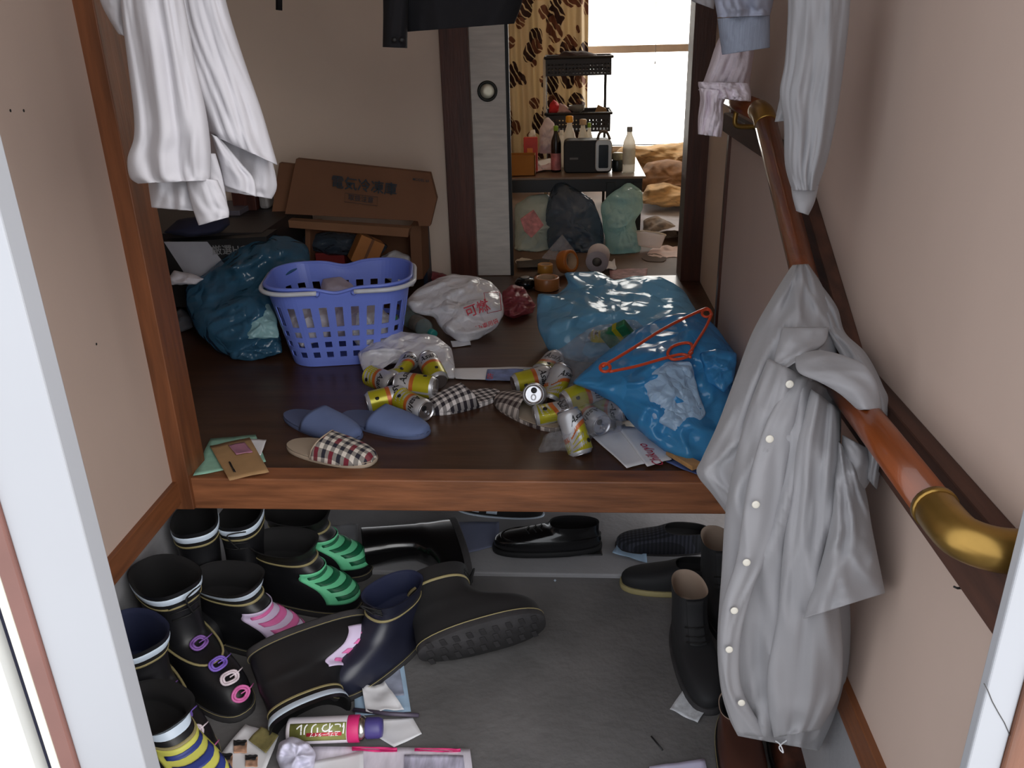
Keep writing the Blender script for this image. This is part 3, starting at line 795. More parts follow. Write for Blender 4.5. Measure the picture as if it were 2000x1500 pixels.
# ================================================================== litter on the entrance floor
m_sky = mat('pale_blue_print', (168, 196, 222), .7, var=.1, scale=14)
m_news = mat('newsprint', (214, 208, 220), .8, var=.14, scale=70, stretch=(1, .25, 1))
m_mag = mat('magenta', (205, 40, 110), .5)
def paper(name, label, cs, ma, z=0, seed=1, curl=.006, group=None, cat='paper'):
    return tag(sheet(name, cs, ma, None, z, curl, seed), label, cat, group)
def inset(par, cs, ma, nm, z, seed, curl=.006):
    o = sheet(nm, cs, ma, par, z+.0014, curl, seed); return o
f = paper('flyer', 'pale blue printed flyer on the concrete below the navy boot', [(690, 1306), (787, 1289), (803, 1392), (694, 1402)], m_sky, 0, 1, .002)
inset(f, [(737, 1310), (780, 1303), (790, 1360), (742, 1366)], mat('grey_photo', (150, 156, 176), .7, var=.3, scale=30), 'photo_print', 0, 1, .002)
paper('paper_scrap', 'crumpled white paper scrap lying on the blue flyer', [(708, 1352), (752, 1340), (790, 1392), (716, 1400)], m_paper, .004, 3, .012)
paper('envelope', 'plain white envelope corner sticking out behind the purple spray cap', [(690, 1412), (806, 1404), (824, 1436), (770, 1462)], m_paper, 0, 4, .002, cat='envelope')
st = tube('stick', [PZ(690, 1386, .012), PZ(760, 1394, .012), PZ(818, 1397, .01)], .0045, mat('grey_plastic', (74, 66, 82), .5), n=8)
tag(st, 'thin dark grey stick lying across the paper behind the spray can', 'stick')
f = paper('newspaper_flyer', 'printed leaflet with magenta headings at the bottom edge', [(612, 1462), (918, 1466), (930, 1560), (590, 1560)], m_news, 0, 5, .004)
inset(f, [(688, 1462), (776, 1464), (776, 1472), (688, 1470)], m_mag, 'heading', .001, 5, .004)
inset(f, [(810, 1465), (900, 1466), (900, 1472), (810, 1471)], m_mag, 'heading', .001, 5, .004)
inset(f, [(790, 1478), (905, 1479), (912, 1540), (790, 1540)], mat('print_block', (180, 176, 196), .8, var=.3, scale=90, stretch=(1, .2, 1)), 'text_block', .0005, 5, .004)
f = paper('leaflet_cover', 'plain cream leaflet cover lying on the magenta leaflet', [(608, 1490), (710, 1470), (712, 1560), (600, 1560)], m_paper, .004, 6, .003)
f = paper('photo_sheet', 'white sheet printed with rows of small portraits beside the laced boots', [(480, 1418), (545, 1440), (500, 1560), (380, 1540)], m_paper, .01, 7, .004)
for cx, cy, rx_ in ((470, 1462, 13), (440, 1490, 15), (492, 1490, 12)):
    fp = inset(f, [(cx-rx_, cy-rx_), (cx+rx_, cy-rx_), (cx+rx_, cy+rx_), (cx-rx_, cy+rx_)], mat('portrait_print', (182, 142, 118), .7, var=.5, scale=60), 'portrait_print', .011, 7, .004)
    inset(fp, [(cx-rx_, cy-rx_), (cx+rx_, cy-rx_), (cx+rx_*.7, cy-rx_*.2), (cx-rx_, cy-rx_*.1)], m_rub2, 'dark_hair_print', .013, 7, .004)
tag(bag('crumpled_wrapper', [(545, 1450), (570, 1438), (600, 1448), (618, 1470), (612, 1500), (580, 1515), (550, 1505), (538, 1480)], mat('white_wrapper', (196, 194, 214), .6, var=.15, scale=20), 51, floor=0, tf=.03, tb=.03, lean=.02, crease=.008, freq=40, N=48, R=12), 'crumpled whitish wrapper left of the spray can', 'wrapper')
f = paper('magazine', 'folded dark and yellow printed card under the fallen boot rim', [(510, 1422), (545, 1440), (520, 1475), (486, 1448)], mat('olive_print', (120, 112, 70), .6, var=.6, scale=30), .02, 8, .003, cat='card')
# spray can
sc = tag(empty('spray_can'), 'white and green spray can with magenta band and purple cap lying at the bottom', 'spray can')
lathe('body', [(.020, 0), (.026, .003), (.027, .008), (.027, .135), (.0265, .14)], mat('spray_white', (222, 216, 224), .35, var=.06, scale=20), sc)
lathe('magenta_band', [(.0272, .128), (.0278, .130), (.0278, .150), (.0268, .152)], m_mag, sc)
lathe('metal_dome', [(.0262, .150), (.0255, .158), (.020, .166), (.016, .168)], mat('steel', (200, 196, 190), .25, metal=1), sc)
lathe('cap', [(.021, .164), (.022, .168), (.0215, .192), (.018, .199), (.004, .201)], mat('purple_cap', (72, 64, 128), .45), sc)
def wrap(parent, name, ma, r, a0, a1, z0, z1, n=12):
    vs = []; fs = []
    for i in range(n+1):
        a = a0+(a1-a0)*i/n
        for z in (z0, z1): vs.append((r*math.cos(a), r*math.sin(a), z))
    for i in range(n): fs.append((2*i, 2*i+2, 2*i+3, 2*i+1))
    return mesh(name, vs, fs, ma, parent, True, solid=.0003)
wrap(sc, 'olive_label', mat('olive_label', (126, 128, 70), .4, var=.25, scale=40), .0273, -.2, 1.2, .01, .127)
wrap(sc, 'red_label', mat('red_label', (190, 50, 70), .4), .0277, .52, .78, .045, .118)
def wrap_text(key, parent, ma, r, a_mid, zmid, rot=True, sc_=1.0):
    me = TXT[key].copy()
    for v in me.vertices:
        x, y = v.co.x*sc_, v.co.y*sc_
        a = a_mid+(y/r if rot else x/r); z = zmid+(-x if rot else y)
        v.co = (r*math.cos(a), r*math.sin(a), z)
    me.materials.append(ma)
    o = bpy.data.objects.new('lettering', me); COL.objects.link(o); o.parent = parent
    return o
m_wprint = mat('white_print', (240, 240, 240), .5); m_bprint = mat('black_print', (20, 20, 22), .5); m_rprint = mat('red_print', (186, 38, 60), .6); m_gprint = mat('grey_print', (120, 120, 122), .6)
wrap_text('spray2', sc, m_wprint, .0281, .65, .082)
wrap_text('spray', sc, m_wprint, .0277, .20, .075)
p0 = PZ(562, 1428, .029); p1 = PZ(768, 1420, .029)
zax = (p1-p0).normalized(); xax = Vector((0, -.45, .9)); 
basis(sc, p0, xax-zax*xax.dot(zax), zax)
s = paper('paper_scrap', 'torn white paper scrap alone on the concrete at the right', [(1338, 1345), (1392, 1370), (1362, 1416), (1308, 1388)], mat('scribbled_paper', (206, 210, 216), .8, var=.2, scale=90), 0, 9, .004)
paper('lilac_paper', 'lilac white sheet at the bottom edge beside the brown shoe', [(1268, 1500), (1376, 1484), (1392, 1560), (1260, 1560)], mat('lilac_paper', (206, 202, 230), .8), 0, 10, .002)
paper('paper_slip', 'pale blue slip of paper under the right part of the step', [(1208, 1062), (1262, 1075), (1264, 1102), (1196, 1082)], m_sky, .012, 11, .003)
paper('plastic_sheet', 'bluish grey sheet on the slab beside the fallen boot under the step', [(890, 1022), (975, 1022), (975, 1066), (900, 1088)], mat('blue_grey_sheet', (110, 116, 142), .6), .012, 12, .003)
paper('white_slip', 'greyish paper standing behind the green toed boots under the step', [(640, 1030), (700, 1026), (698, 1064), (640, 1066)], mat('grey_paper', (150, 152, 158), .8), .014, 13, .004)
bxr = tag(empty('small_carton', PZ(668, 1098, .012)), 'small ochre carton between green boots and fallen boot under the step', 'carton')
box('body', (-.035, -.01, 0), (.04, .05, .028), mat('ochre_card', (150, 108, 52), .8), bxr, .002)
prism('flap', [Vector((-.035, -.01, .028)), Vector((.04, -.01, .028)), Vector((.036, .018, .033)), Vector((-.031, .018, .033))], (0, 0, .001), mat('ochre_card2', (160, 118, 60), .8), bxr)
# string at the coat hem
tag(tube('string', catmull([PY(1500, 1440, 1.08), PY(1522, 1452, 1.06), PY(1530, 1470, 1.05), PY(1522, 1458, 1.06), PY(1545, 1440, 1.07)], 20), .0012, m_paper, n=5), 'thin white string dangling below the coat hem', 'string')
tag(tube('hair_tie', [PZ(1272, 1438, .002), PZ(1282, 1450, .002), PZ(1294, 1465, .002)], .0018, m_black, n=5), 'short dark thread on the concrete near the torn scrap', 'thread')
# dust flecks
for x, y, lb in ((918, 1096, 'tiny shiny fleck on the slab by the bluish grey sheet'), (898, 1124, 'tiny shiny fleck on the concrete seam below the fallen boot'), (1008, 1162, 'tiny shiny fleck on the open concrete above the treaded sole'), (1084, 1134, 'tiny shiny fleck on the concrete under the dress shoe')):
    s = 2.4; zf = .013 if y < 1120 else .002
    tag(prism('glitter_fleck', [PZ(x-s, y, zf), PZ(x, y-s, zf), PZ(x+s, y, zf), PZ(x, y+s, zf)], (0, 0, .001), m_stripe, bevel=0), lb, 'fleck', 'shiny flecks on the entrance floor')

# ================================================================== raised hall: slippers, papers
m_slb = mat('slipper_blue', (98, 114, 156), .8, var=.06, scale=20)
m_slb2 = mat('slipper_blue_dark', (84, 94, 128), .85)
def slipper(label, heel, toe, vamp, insole, sole, L=None, w=.112, group='slippers on the raised floor', edge=None):
    """heel and toe = its two ends on the raised floor"""
    a = PZ(*heel, HF); c = PZ(*toe, HF)
    L = L or max(.23, min(.29, (c-a).length))
    r = tag(empty('slipper'), label, 'slipper', group)
    la = Last([(0, 0, L, w), (.006, -.002, L+.002, w*1.02), (.012, 0, L, w)], heel=.78)
    so = la.upper('sole', sole, r, rows=6)
    vs = [la.pt(1, 2*math.pi*j/la.N)+Vector((0, 0, .001)) for j in range(la.N)]
    prism('insole', vs, (0, 0, .0025), insole, r, 0)
    # vamp: dome over the front half, open towards the heel
    n, k = 16, 18; vs = []; fs = []
    for i in range(n+1):
        x = L*.44+(L*.56)*i/n
        t = i/n
        for j in range(k+1):
            s_ = -1+2*j/k
            xx = x - (.03*(1-t))*(1-abs(s_)**2)*-1*.0 + .022*(1-t)*(s_*s_)*-1 + .012*(1-t)
            u = min(1, (xx)/L)
            prof = w/2*(1.02)*math.sqrt(max(0, 1-((u-.62)/.385)**2)) if u > .62 else w/2*(.92+.1*(u/.62))
            y = s_*prof
            h = (.012+.032*(1-t)**.6*(1-.1*t)+.006*(1-t)) * (max(0, 1-abs(s_)**2.4))**.55
            vs.append((xx, y, .010+h*(1 if t < .97 else .4)))
    for i in range(n):
        for j in range(k):
            p_ = i*(k+1)+j; fs.append((p_, p_+1, p_+k+2, p_+k+1))
    mesh('vamp', vs, fs, vamp, r, True, solid=.003)
    if edge: tube('edge_binding', [Vector(vs[j])+Vector((0, 0, .001)) for j in range(k+1)], .0022, edge, r, n=6)
    d = c-a; d.z = 0
    basis(r, Vector((a.x, a.y, HF)), d, (0, 0, 1))
    return r
m_gbw = gingham('gingham_black', (214, 206, 204), (36, 30, 38), None, 50)
m_gred = gingham('check_red', (212, 204, 194), (38, 36, 48), (120, 30, 46), 46)
m_gbr = gingham('check_brown', (190, 178, 170), (58, 44, 44), None, 42)
m_beige = mat('beige_felt', (168, 152, 134), .9, var=.08)
slipper('plain blue slipper behind the red check slipper', (562, 812), (700, 862), m_slb, m_slb2, m_slb2)
slipper('plain blue slipper pointing right in front of the spilled cans', (672, 815), (836, 852), m_slb, m_slb2, m_slb2)
slipper('red black and white check slipper nearest the step edge', (566, 872), (732, 906), m_gred, m_beige, m_beige, edge=m_beige)
s_ = slipper('black and white gingham slipper lying beside the spilled cans', (975, 772), (832, 806), m_gbw, m_gbw, m_gbw)
s_ = slipper('brown check slipper with worn beige insole left of the clear can bag', (1095, 838), (975, 782), m_gbr, m_beige, m_gbr, L=.27)
basis(s_, PZ(1092, 842, HF), PZ(985, 785, HF)-PZ(1092, 842, HF), (0, 0, 1))

m_kraft = mat('kraft_paper', (166, 132, 92), .8, var=.1, scale=20)
m_mintp = mat('mint_paper', (142, 188, 168), .8, var=.12, scale=40)
paper('leaflet', 'mint green leaflet lying under the kraft envelope by the left post', [(412, 860), (500, 853), (520, 905), (378, 934)], m_mintp, HF, 14, .004)
paper('white_leaflet', 'white leaflet corner showing behind the kraft envelope', [(470, 860), (521, 862), (510, 892), (470, 890)], m_paper, HF+.004, 15, .003)
f = paper('envelope', 'brown kraft envelope with a pink sticker at the step edge', [(410, 874), (488, 857), (526, 925), (449, 943)], m_kraft, HF+.008, 16, .003, cat='envelope')
inset(f, [(446, 872), (478, 866), (494, 886), (462, 892)], mat('pink_sticker', (170, 118, 142), .3), 'sticker', HF+.0085, 16, .003)
inset(f, [(447, 905), (450, 904), (461, 925), (457, 926)], m_bprint, 'printed_line', HF+.0085, 16, .003)
f = paper('leaflet', 'long white printed paper strip between the two heaps of cans', [(884, 722), (1040, 720), (1040, 748), (890, 742)], m_paper, HF, 17, .004)
inset(f, [(952, 724), (1022, 724), (1014, 746), (948, 745)], mat('photo_blue', (110, 126, 176), .7, var=.4, scale=30), 'photo_print', HF+.0005, 17, .004)
inset(f, [(1022, 722), (1038, 722), (1038, 738), (1024, 738)], mat('print_mint', (200, 214, 210), .7), 'corner_print', HF+.0005, 17, .004)
put_text('price', f, m_rprint, frame4(PZ(958, 735, HF+.012), (0, 1, 0), (-1, 0, 0)))
f = paper('leaflet', 'white leaflet poking out under the clear bag of cans', [(1152, 852), (1220, 832), (1262, 908), (1224, 917)], m_paper, HF, 18, .003)
f = paper('leaflet', 'white leaflet with red script lettering under the blue bag', [(1205, 835), (1280, 840), (1312, 900), (1264, 915)], m_paper, HF+.004, 19, .003)
p = PZ(1272, 888, HF+.012)
put_text('script', f, m_rprint, frame4(p, PZ(1250, 860, HF)-PZ(1290, 905, HF), PZ(1240, 890, HF)-PZ(1275, 880, HF)) @ Matrix.Scale(.72, 4))
paper('leaflet', 'blue printed leaflet at the step edge beside the coat', [(1300, 905), (1370, 880), (1420, 925), (1378, 938)], mat('blue_leaflet', (86, 104, 160), .6, var=.3, scale=20), HF, 20, .003)
tag(prism('wooden_stick', [PZ(1300, 888, HF+.012), PZ(1312, 882, HF+.012), PZ(1372, 912, HF+.012), PZ(1352, 920, HF+.012)], (0, 0, .012), wood('light_wood', (176, 134, 86), .6, 'X')), 'short light wooden slat on the leaflets under the blue bag', 'slat')

# ================================================================== cans
m_alu = mat('can_aluminium', (198, 198, 202), .25, metal=.9, var=.06, scale=20)
m_cansil = mat('can_silver_print', (186, 186, 190), .35, metal=.4, var=.06)
m_cany = mat('can_yellow_print', (176, 168, 36), .3, metal=.25, var=.15, scale=14)
m_cano = mat('can_orange_print', (190, 98, 44), .35, metal=.2, var=.3, scale=24)
def dent(vs, amt, seed):
    out = []
    for v in vs:
        v = Vector(v); t = max(0, 1-((v.z-.06)/.05)**2)
        k = 1-amt*t*(.5+.5*math.cos(2*math.atan2(v.y, v.x)+seed))
        out.append(Vector((v.x*k, v.y*k, v.z - amt*.05*t*math.cos(math.atan2(v.y, v.x)*1+seed))))
    return out
def make_can(dn_, seed):
    r = empty('drink_can')
    R = .033
    lathe('body', [(.024, .0005), (.026, .0), (.0275, .003), (R-.001, .010), (R, .015), (R, .03), (R, .045), (R, .06), (R, .075), (R, .09), (R, .103), (R-.0015, .108), (.0275, .1158), (.0272, .1161)], m_cansil, r, n=32)
    ld = lathe('lid', [(.0278, .1165), (.0285, .119), (.0280, .121), (.0262, .1205), (.0255, .117), (.02, .1168), (.0005, .1168)], m_alu, r, n=32)
    op = lathe('drink_opening', [(.0085, .1171), (.008, .1174), (.0005, .1174)], m_black, ld, n=16); op.location = (.011, 0, 0)
    tb = tube('pull_tab', [Vector((.002+.0075*math.cos(a)-.010, .006*math.sin(a), .1185)) for a in [2*math.pi*i/14 for i in range(14)]], .0016, m_alu, ld, n=6, closed=True)
    lathe('base_rim', [(.024, -.0006), (.0262, -.0012), (.0268, .0012), (.022, .004), (.0005, .007)], m_alu, r, n=32)
    def strip(nm, ma, a0, a1, z0, z1, rr):
        n, q = 14, 8; vs = []; fs = []
        for i in range(n+1):
            a = a0+(a1-a0)*i/n
            for j in range(q+1): vs.append((rr*math.cos(a), rr*math.sin(a), z0+(z1-z0)*j/q))
        for i in range(n):
            for j in range(q):
                b_ = i*(q+1)+j; fs.append((b_, b_+q+1, b_+q+2, b_+1))
        return mesh(nm, vs, fs, ma, r, True)
    for a in (0, math.pi):
        strip('yellow_print', m_cany, a-1.45, a+1.45, .010, .058, R+.0002)
        strip('orange_print', m_cano, a-1.45, a+1.45, .058, .070, R+.0003)
        o = wrap_text('asahi', r, m_bprint, R+.0006, a, .088, rot=False, sc_=.95)
        for v in o.data.vertices: pass
    lg = lathe('emblem', [(.006, 0), (.006, .0006), (.0005, .0006)], m_bprint, r, n=12)
    lg.matrix_local = Matrix.Translation((R*math.cos(.2), R*math.sin(.2), .03)) @ Matrix.Rotation(math.pi/2, 4, 'Y')
    if dn_:
        for c in r.children_recursive:
            me = c.data
            if c.parent == r and c.name.startswith('emblem'): continue
            if c.name.startswith('drink_opening'): continue
            for v in me.vertices: v.co = dent([v.co], dn_, seed)[0]
    return r
can_a = make_can(0, 0); can_b = make_can(.28, .6); can_c = make_can(.42, 2.2)
first = {0: [can_a], 1: [can_b], 2: [can_c]}
def can(kind, px, axis, label, z=.034, roll=0, group='silver and yellow drink cans spilled on the floor'):
    """px = middle of the can, axis = direction from base to lid"""
    proto = (can_a, can_b, can_c)[kind]
    c = first[kind].pop() if first[kind] else copy_tree(proto)
    tag(c, label, 'drink can', group)
    p = PZ(*px, HF+z); a = Vector(axis).normalized()
    xa = Vector((0, -.5, 1)); xa = (xa-a*xa.dot(a)).normalized()
    xa = Matrix.Rotation(roll, 3, a) @ xa
    M_ = frame4(p-a*.06, xa, a.cross(xa))
    c.matrix_world = M_
    return c
can(0, (756, 778), (.85, .35, .1), 'drink can lettered Asahi at the left front of the left heap', roll=.3)
can(1, (806, 790), (.75, -.65, -.05), 'drink can with its lid to the front in the left heap beside the gingham slipper', roll=.2)
can(1, (745, 742), (.6, -.5, 0), 'crushed yellow can at the left edge of the white bag mouth', z=.04, roll=.9)
can(0, (812, 752), (-.95, .2, .05), 'drink can with yellow end lying across the top of the left heap', z=.06, roll=.2)
can(0, (845, 722), (-.4, .8, .3), 'drink can showing its silver base at the right of the white bag mouth', z=.05)
can(2, (785, 722), (.3, .9, .2), 'drink can half inside the white bag', z=.05, roll=.3)
can(0, (1046, 772), (-.05, -.85, .42), 'drink can with its opened lid facing the door in the right heap', z=.05)
can(0, (1040, 742), (.8, .3, .1), 'yellow can lying behind the open lid can in the right heap', z=.04, roll=.8)
can(1, (1070, 715), (.4, .9, .1), 'drink can lettered Asahi at the back left of the right heap', z=.05, roll=.2)
can(2, (1086, 752), (.3, .7, .5), 'dented yellow can in the middle of the right heap', z=.05, roll=1)
can(1, (1085, 805), (.85, .2, .1), 'silver can behind the brown check slipper in the clear bag', z=.036)
can(0, (1150, 815), (.5, -.75, 0), 'drink can with lettering at the front of the clear bag', z=.036, roll=.25)
can(0, (1195, 795), (.6, -.5, .1), 'silver can beside the front blue bag edge', z=.04, roll=1.4)
can(2, (1122, 845), (-.3, .5, .8), 'crushed cone shaped yellow can at the tip of the clear bag', z=.045, roll=.6)
can(0, (1140, 770), (.8, .4, .2), 'yellow can lying on top of the clear bag contents', z=.085, roll=.5)
can(1, (1190, 660), (.7, -.3, .2), 'silver can inside the back clear bag below the large blue bag', z=.09)
m_gcan = mat('green_can', (44, 120, 84), .35, metal=.2, var=.3, scale=30)
gp = tag(empty('green_packet', PZ(1215, 668, HF+.08)), 'green printed drink packet in the clear bag behind the hanger', 'packet')
box('packet', (-.03, -.01, -.045), (.03, .02, .045), m_gcan, gp, .004); box('print_band', (-.0305, -.0105, .0), (.0305, .0205, .015), m_cany, gp, 0)
gp.rotation_euler = (.5, .9, .3); gp.location = PD(1206, 655, depth(PZ(1070, 760, HF))+.06)

# ================================================================== plastic bags
f_blue = film('blue_film', (132, 194, 228), .80, .15, .7, 12, .3)
f_blued = film('blue_film_deep', (76, 166, 224), .84, .15, .7, 12, .3)
f_teal = film('teal_film', (66, 112, 142), .78, .15, .7, 14, .3)
f_white = film('white_film', (246, 245, 250), .84, .2, .7, 16, .2)
f_clear = film('clear_film', (214, 214, 218), .26, .1, .9, 24, .3)
f_pale = film('pale_aqua_film', (190, 232, 236), .82, .18, .7, 16, .4)
f_grey = film('grey_film', (90, 104, 120), .75, .2, .7, 18, .5)
f_rose = film('rose_film', (170, 84, 92), .9, .35, .5, 20, .3)

bgb = tag(bag('blue_bag', [(1048, 590), (1050, 572), (1085, 576), (1112, 556), (1100, 532), (1170, 530), (1200, 548), (1240, 538), (1290, 540), (1335, 565), (1362, 610), (1368, 660), (1340, 700), (1200, 712), (1120, 705), (1070, 685), (1050, 640)], f_blue, 61, lean=.30, tf=.13, tb=.14, crease=.03, freq=6, N=110, R=30), 'large blue plastic bag at the back right of the raised floor', 'plastic bag', 'plastic bags on the raised floor')
bgf = tag(empty('blue_bag', PZ(1300, 880, HF)), 'bright blue plastic bag in front with an orange hanger on it', 'plastic bag', 'plastic bags on the raised floor')
rel(bag('bag_body', [(1116, 748), (1180, 690), (1240, 645), (1310, 612), (1370, 612), (1400, 640), (1436, 690), (1430, 760), (1440, 840), (1400, 900), (1345, 905), (1295, 880), (1235, 830), (1205, 790), (1160, 765)], f_blued, 62, lean=.28, tf=.08, tb=.10, crease=.026, freq=7, N=110, R=30, parent=bgf), bgf)
dpo = depth(PZ(1318, 850, HF))-.06
rel(bag('white_pouch', [(1254, 742), (1300, 706), (1350, 706), (1362, 760), (1380, 810), (1334, 850), (1276, 820)], film('pouch_film', (176, 206, 234), .88, .3, .5, 24, .15), 63, D=dpo-.09, lean=.07, tf=.012, tb=.01, crease=.006, freq=24, N=60, R=14, parent=bgf, floor=None), bgf)
rel(bag('loose_fold', [(1366, 690), (1400, 680), (1440, 690), (1434, 740), (1415, 768), (1380, 745)], f_blued, 64, D=dpo-.04, lean=.06, tf=.02, tb=.02, crease=.008, freq=22, N=50, R=12, parent=bgf, floor=None), bgf)
tag(bag('clear_bag', [(1060, 700), (1110, 670), (1150, 640), (1235, 622), (1262, 640), (1215, 690), (1180, 720), (1120, 770), (1070, 760)], f_clear, 65, lean=.16, tf=.05, tb=.06, crease=.014, freq=20), 'clear plastic bag of cans between the two blue bags', 'plastic bag', 'plastic bags on the raised floor')
tag(bag('clear_bag', [(1095, 785), (1130, 760), (1180, 768), (1215, 800), (1215, 842), (1160, 852), (1130, 880), (1050, 884), (1062, 850), (1098, 830)], f_clear, 66, lean=.12, tf=.05, tb=.06, crease=.014, freq=20), 'clear crinkled bag of cans nearest the step beside the brown slipper', 'plastic bag', 'plastic bags on the raised floor')
tag(bag('white_bag', [(698, 690), (730, 665), (765, 645), (800, 650), (850, 655), (882, 680), (888, 715), (890, 740), (866, 738), (855, 700), (800, 708), (760, 712), (722, 738), (708, 722)], f_white, 67, lean=.16, tf=.045, tb=.05, crease=.015, freq=14, centre=(790, 690)), 'white plastic carrier bag lying open above the left heap of cans', 'plastic bag', 'plastic bags on the raised floor')
pb = tag(empty('printed_bag', PZ(905, 668, HF)), 'white rubbish bag printed in red lying right of the basket', 'plastic bag', 'plastic bags on the raised floor')
rel(bag('bag_body', [(790, 590), (812, 566), (850, 545), (885, 534), (930, 540), (962, 552), (982, 575), (984, 615), (970, 640), (935, 662), (900, 670), (868, 650), (846, 618), (810, 612)], f_white, 68, lean=.22, tf=.06, tb=.08, crease=.015, freq=12, parent=pb), pb)
dpb = depth(PZ(930, 665, HF))+.01
for key, (x, y), sc_ in (('burn', (932, 604), 1.0), ('burn2', (948, 636), 1.2)):
    o = put_text(key, pb, m_rprint, frame4(PD(x, y, dpb-.03), (.96, .22, .3), (-.12, .35, .9)) @ Matrix.Scale(sc_, 4)); rel(o, pb)
fr_ = [PD(x, y, dpb-.02) for x, y in ((945, 572), (976, 570), (979, 606), (952, 612))]
rel(tube('printed_frame', fr_, .0016, m_rprint, pb, n=4, closed=True), pb)
tag(bag('rose_wrapper', [(982, 568), (1000, 556), (1022, 560), (1046, 595), (1040, 612), (1000, 622), (980, 612)], f_rose, 69, lean=.12, tf=.03, tb=.04, crease=.02, freq=20, N=60, R=16), 'dark rose plastic wrapper right of the printed rubbish bag', 'wrapper')
tag(bag('rose_wrapper', [(832, 540), (832, 528), (868, 534), (880, 545), (850, 552)], f_rose, 70, lean=.06, tf=.02, tb=.02, crease=.006, freq=26, N=40, R=10), 'small rose wrapper against the wall behind the printed bag', 'wrapper')
tag(bag('teal_bag', [(362, 560), (400, 535), (440, 500), (500, 455), (560, 460), (600, 478), (608, 510), (560, 540), (540, 600), (552, 690), (480, 702), (430, 690), (385, 650), (365, 605)], f_teal, 71, lean=.22, tf=.09, tb=.06, crease=.026, freq=7, N=110, R=28), 'dark blue plastic bag slumped left of the basket', 'plastic bag', 'plastic bags on the raised floor')
tag(bag('aqua_packet', [(478, 600), (500, 588), (525, 592), (540, 620), (546, 660), (480, 662)], f_pale, 72, up=.05, lean=.06, tf=.015, tb=.015, crease=.008, freq=30, N=50, R=12, D=depth(PZ(480, 700, HF))-.06), 'crumpled pale aqua packet leaning on the dark blue bag', 'packet')
tag(bag('teal_wrapper', [(440, 680), (500, 660), (548, 664), (552, 690), (490, 706), (450, 700)], f_teal, 73, lean=.04, tf=.02, tb=.02, crease=.010, freq=30, N=50, R=12), 'flat blue wrapper on the floor left of the basket', 'wrapper')
tag(bag('white_bag', [(745, 500), (772, 488), (800, 500), (812, 530), (808, 560), (780, 560), (750, 540)], f_white, 74, lean=.10, tf=.04, tb=.05, crease=.010, freq=20, N=60, R=16, D=depth(PZ(790, 590, HF))), 'small white plastic bag peeking out behind the basket', 'plastic bag', 'plastic bags on the raised floor')
# orange hanger
hg = tag(empty('coat_hanger', PZ(1300, 720, HF+.12)), 'orange plastic clothes hanger lying on the bright blue bag', 'hanger')
m_or = mat('orange_plastic', (206, 72, 38), .35)
dh = depth(PZ(1300, 850, HF))-.21
def hq(x, y, k=0): return PD(x, y, dh+.0018*(760-y)+k)-hg.location
bar = catmull([hq(1176, 716), hq(1230, 684), hq(1300, 640), hq(1370, 606), hq(1384, 604), hq(1390, 614)], 24)
tube('shoulder_bar', bar, .004, m_or, hg, n=8)
tube('trouser_bar', catmull([hq(1390, 614), hq(1378, 640), hq(1358, 672), hq(1346, 690)], 14), .004, m_or, hg, n=8)
tube('lower_bar', catmull([hq(1190, 726), hq(1240, 716), hq(1290, 702), hq(1330, 692), hq(1350, 698)], 18), .004, m_or, hg, n=8)
tube('hook', catmull([hq(1352, 684), hq(1350, 672), hq(1335, 670), hq(1312, 678), hq(1304, 692), hq(1314, 702), hq(1340, 698), hq(1352, 688)], 24), .004, m_or, hg, n=8)
tube('end_loop', [hq(1182+10*math.cos(a), 718+8*math.sin(a)) for a in [2*math.pi*i/16 for i in range(16)]], .004, m_or, hg, n=8, closed=True)
tube('end_loop', [hq(1380+9*math.cos(a), 612+7*math.sin(a)) for a in [2*math.pi*i/16 for i in range(16)]], .0035, m_or, hg, n=8, closed=True)

# ================================================================== laundry basket
m_bsk = mat('basket_plastic', (116, 136, 226), .38, var=.05, spec=.5)
m_hnd = mat('basket_handle', (206, 210, 220), .35)
bk = tag(empty('laundry_basket', (0, 0, 0)), 'blue slotted plastic laundry basket with pale folded handles', 'basket')
BW, BD, BH = .455, .325, .27
def bring(z, extra=0):
    t = z/BH; k = .76+.24*t
    w, d = BW*k+extra*2, BD*k+extra*2
    base = rounded(w, d, .085*k+.02, 12); P = [Vector((x, y, 0)) for x, y in base]
    n = len(P); seg = [(P[(i+1) % n]-P[i]).length for i in range(n)]; tot = sum(seg); out = []; i = 0; acc = 0
    NB = 104
    for q in range(NB):
        s = tot*q/NB
        while acc+seg[i] < s: acc += seg[i]; i += 1
        out.append(P[i].lerp(P[(i+1) % n], (s-acc)/seg[i]))
    return out
zs = [.0, .014, .030, .050, .066, .086, .102, .122, .138, .205, .232, .256, .27]
rows_h = {2, 4, 6, 8}     # rows that carry slots
vs = []; fs = []
NB = 104
for z in zs:
    dip = 0
    for p in bring(z):
        zz = z
        if z > .22:
            zz = z - .016*math.exp(-((abs(p.x)-.0)/.05)**2)*(1 if z > .24 else .4) + .012*math.exp(-((abs(p.x)-.09)/.05)**2)*0
        vs.append((p.x, p.y, zz))
for i in range(len(zs)-1):
    for j in range(NB):
        if i in rows_h and j % 4 in (1, 2): continue
        a = i*NB+j; b = i*NB+(j+1) % NB
        fs.append((a, b, b+NB, a+NB))
fs.append(tuple(range(NB-1, -1, -1)))
mesh('basket_wall', vs, fs, m_bsk, bk, False, solid=.003, offset=1)
def dipz(p, base): return base-.016*math.exp(-((p.x)/.05)**2)
rim = [Vector((p.x, p.y, dipz(p, BH))) for p in bring(BH, .004)]
tube('rim', rim, .0055, m_bsk, bk, n=8, closed=True)
ro = bring(BH, .014)
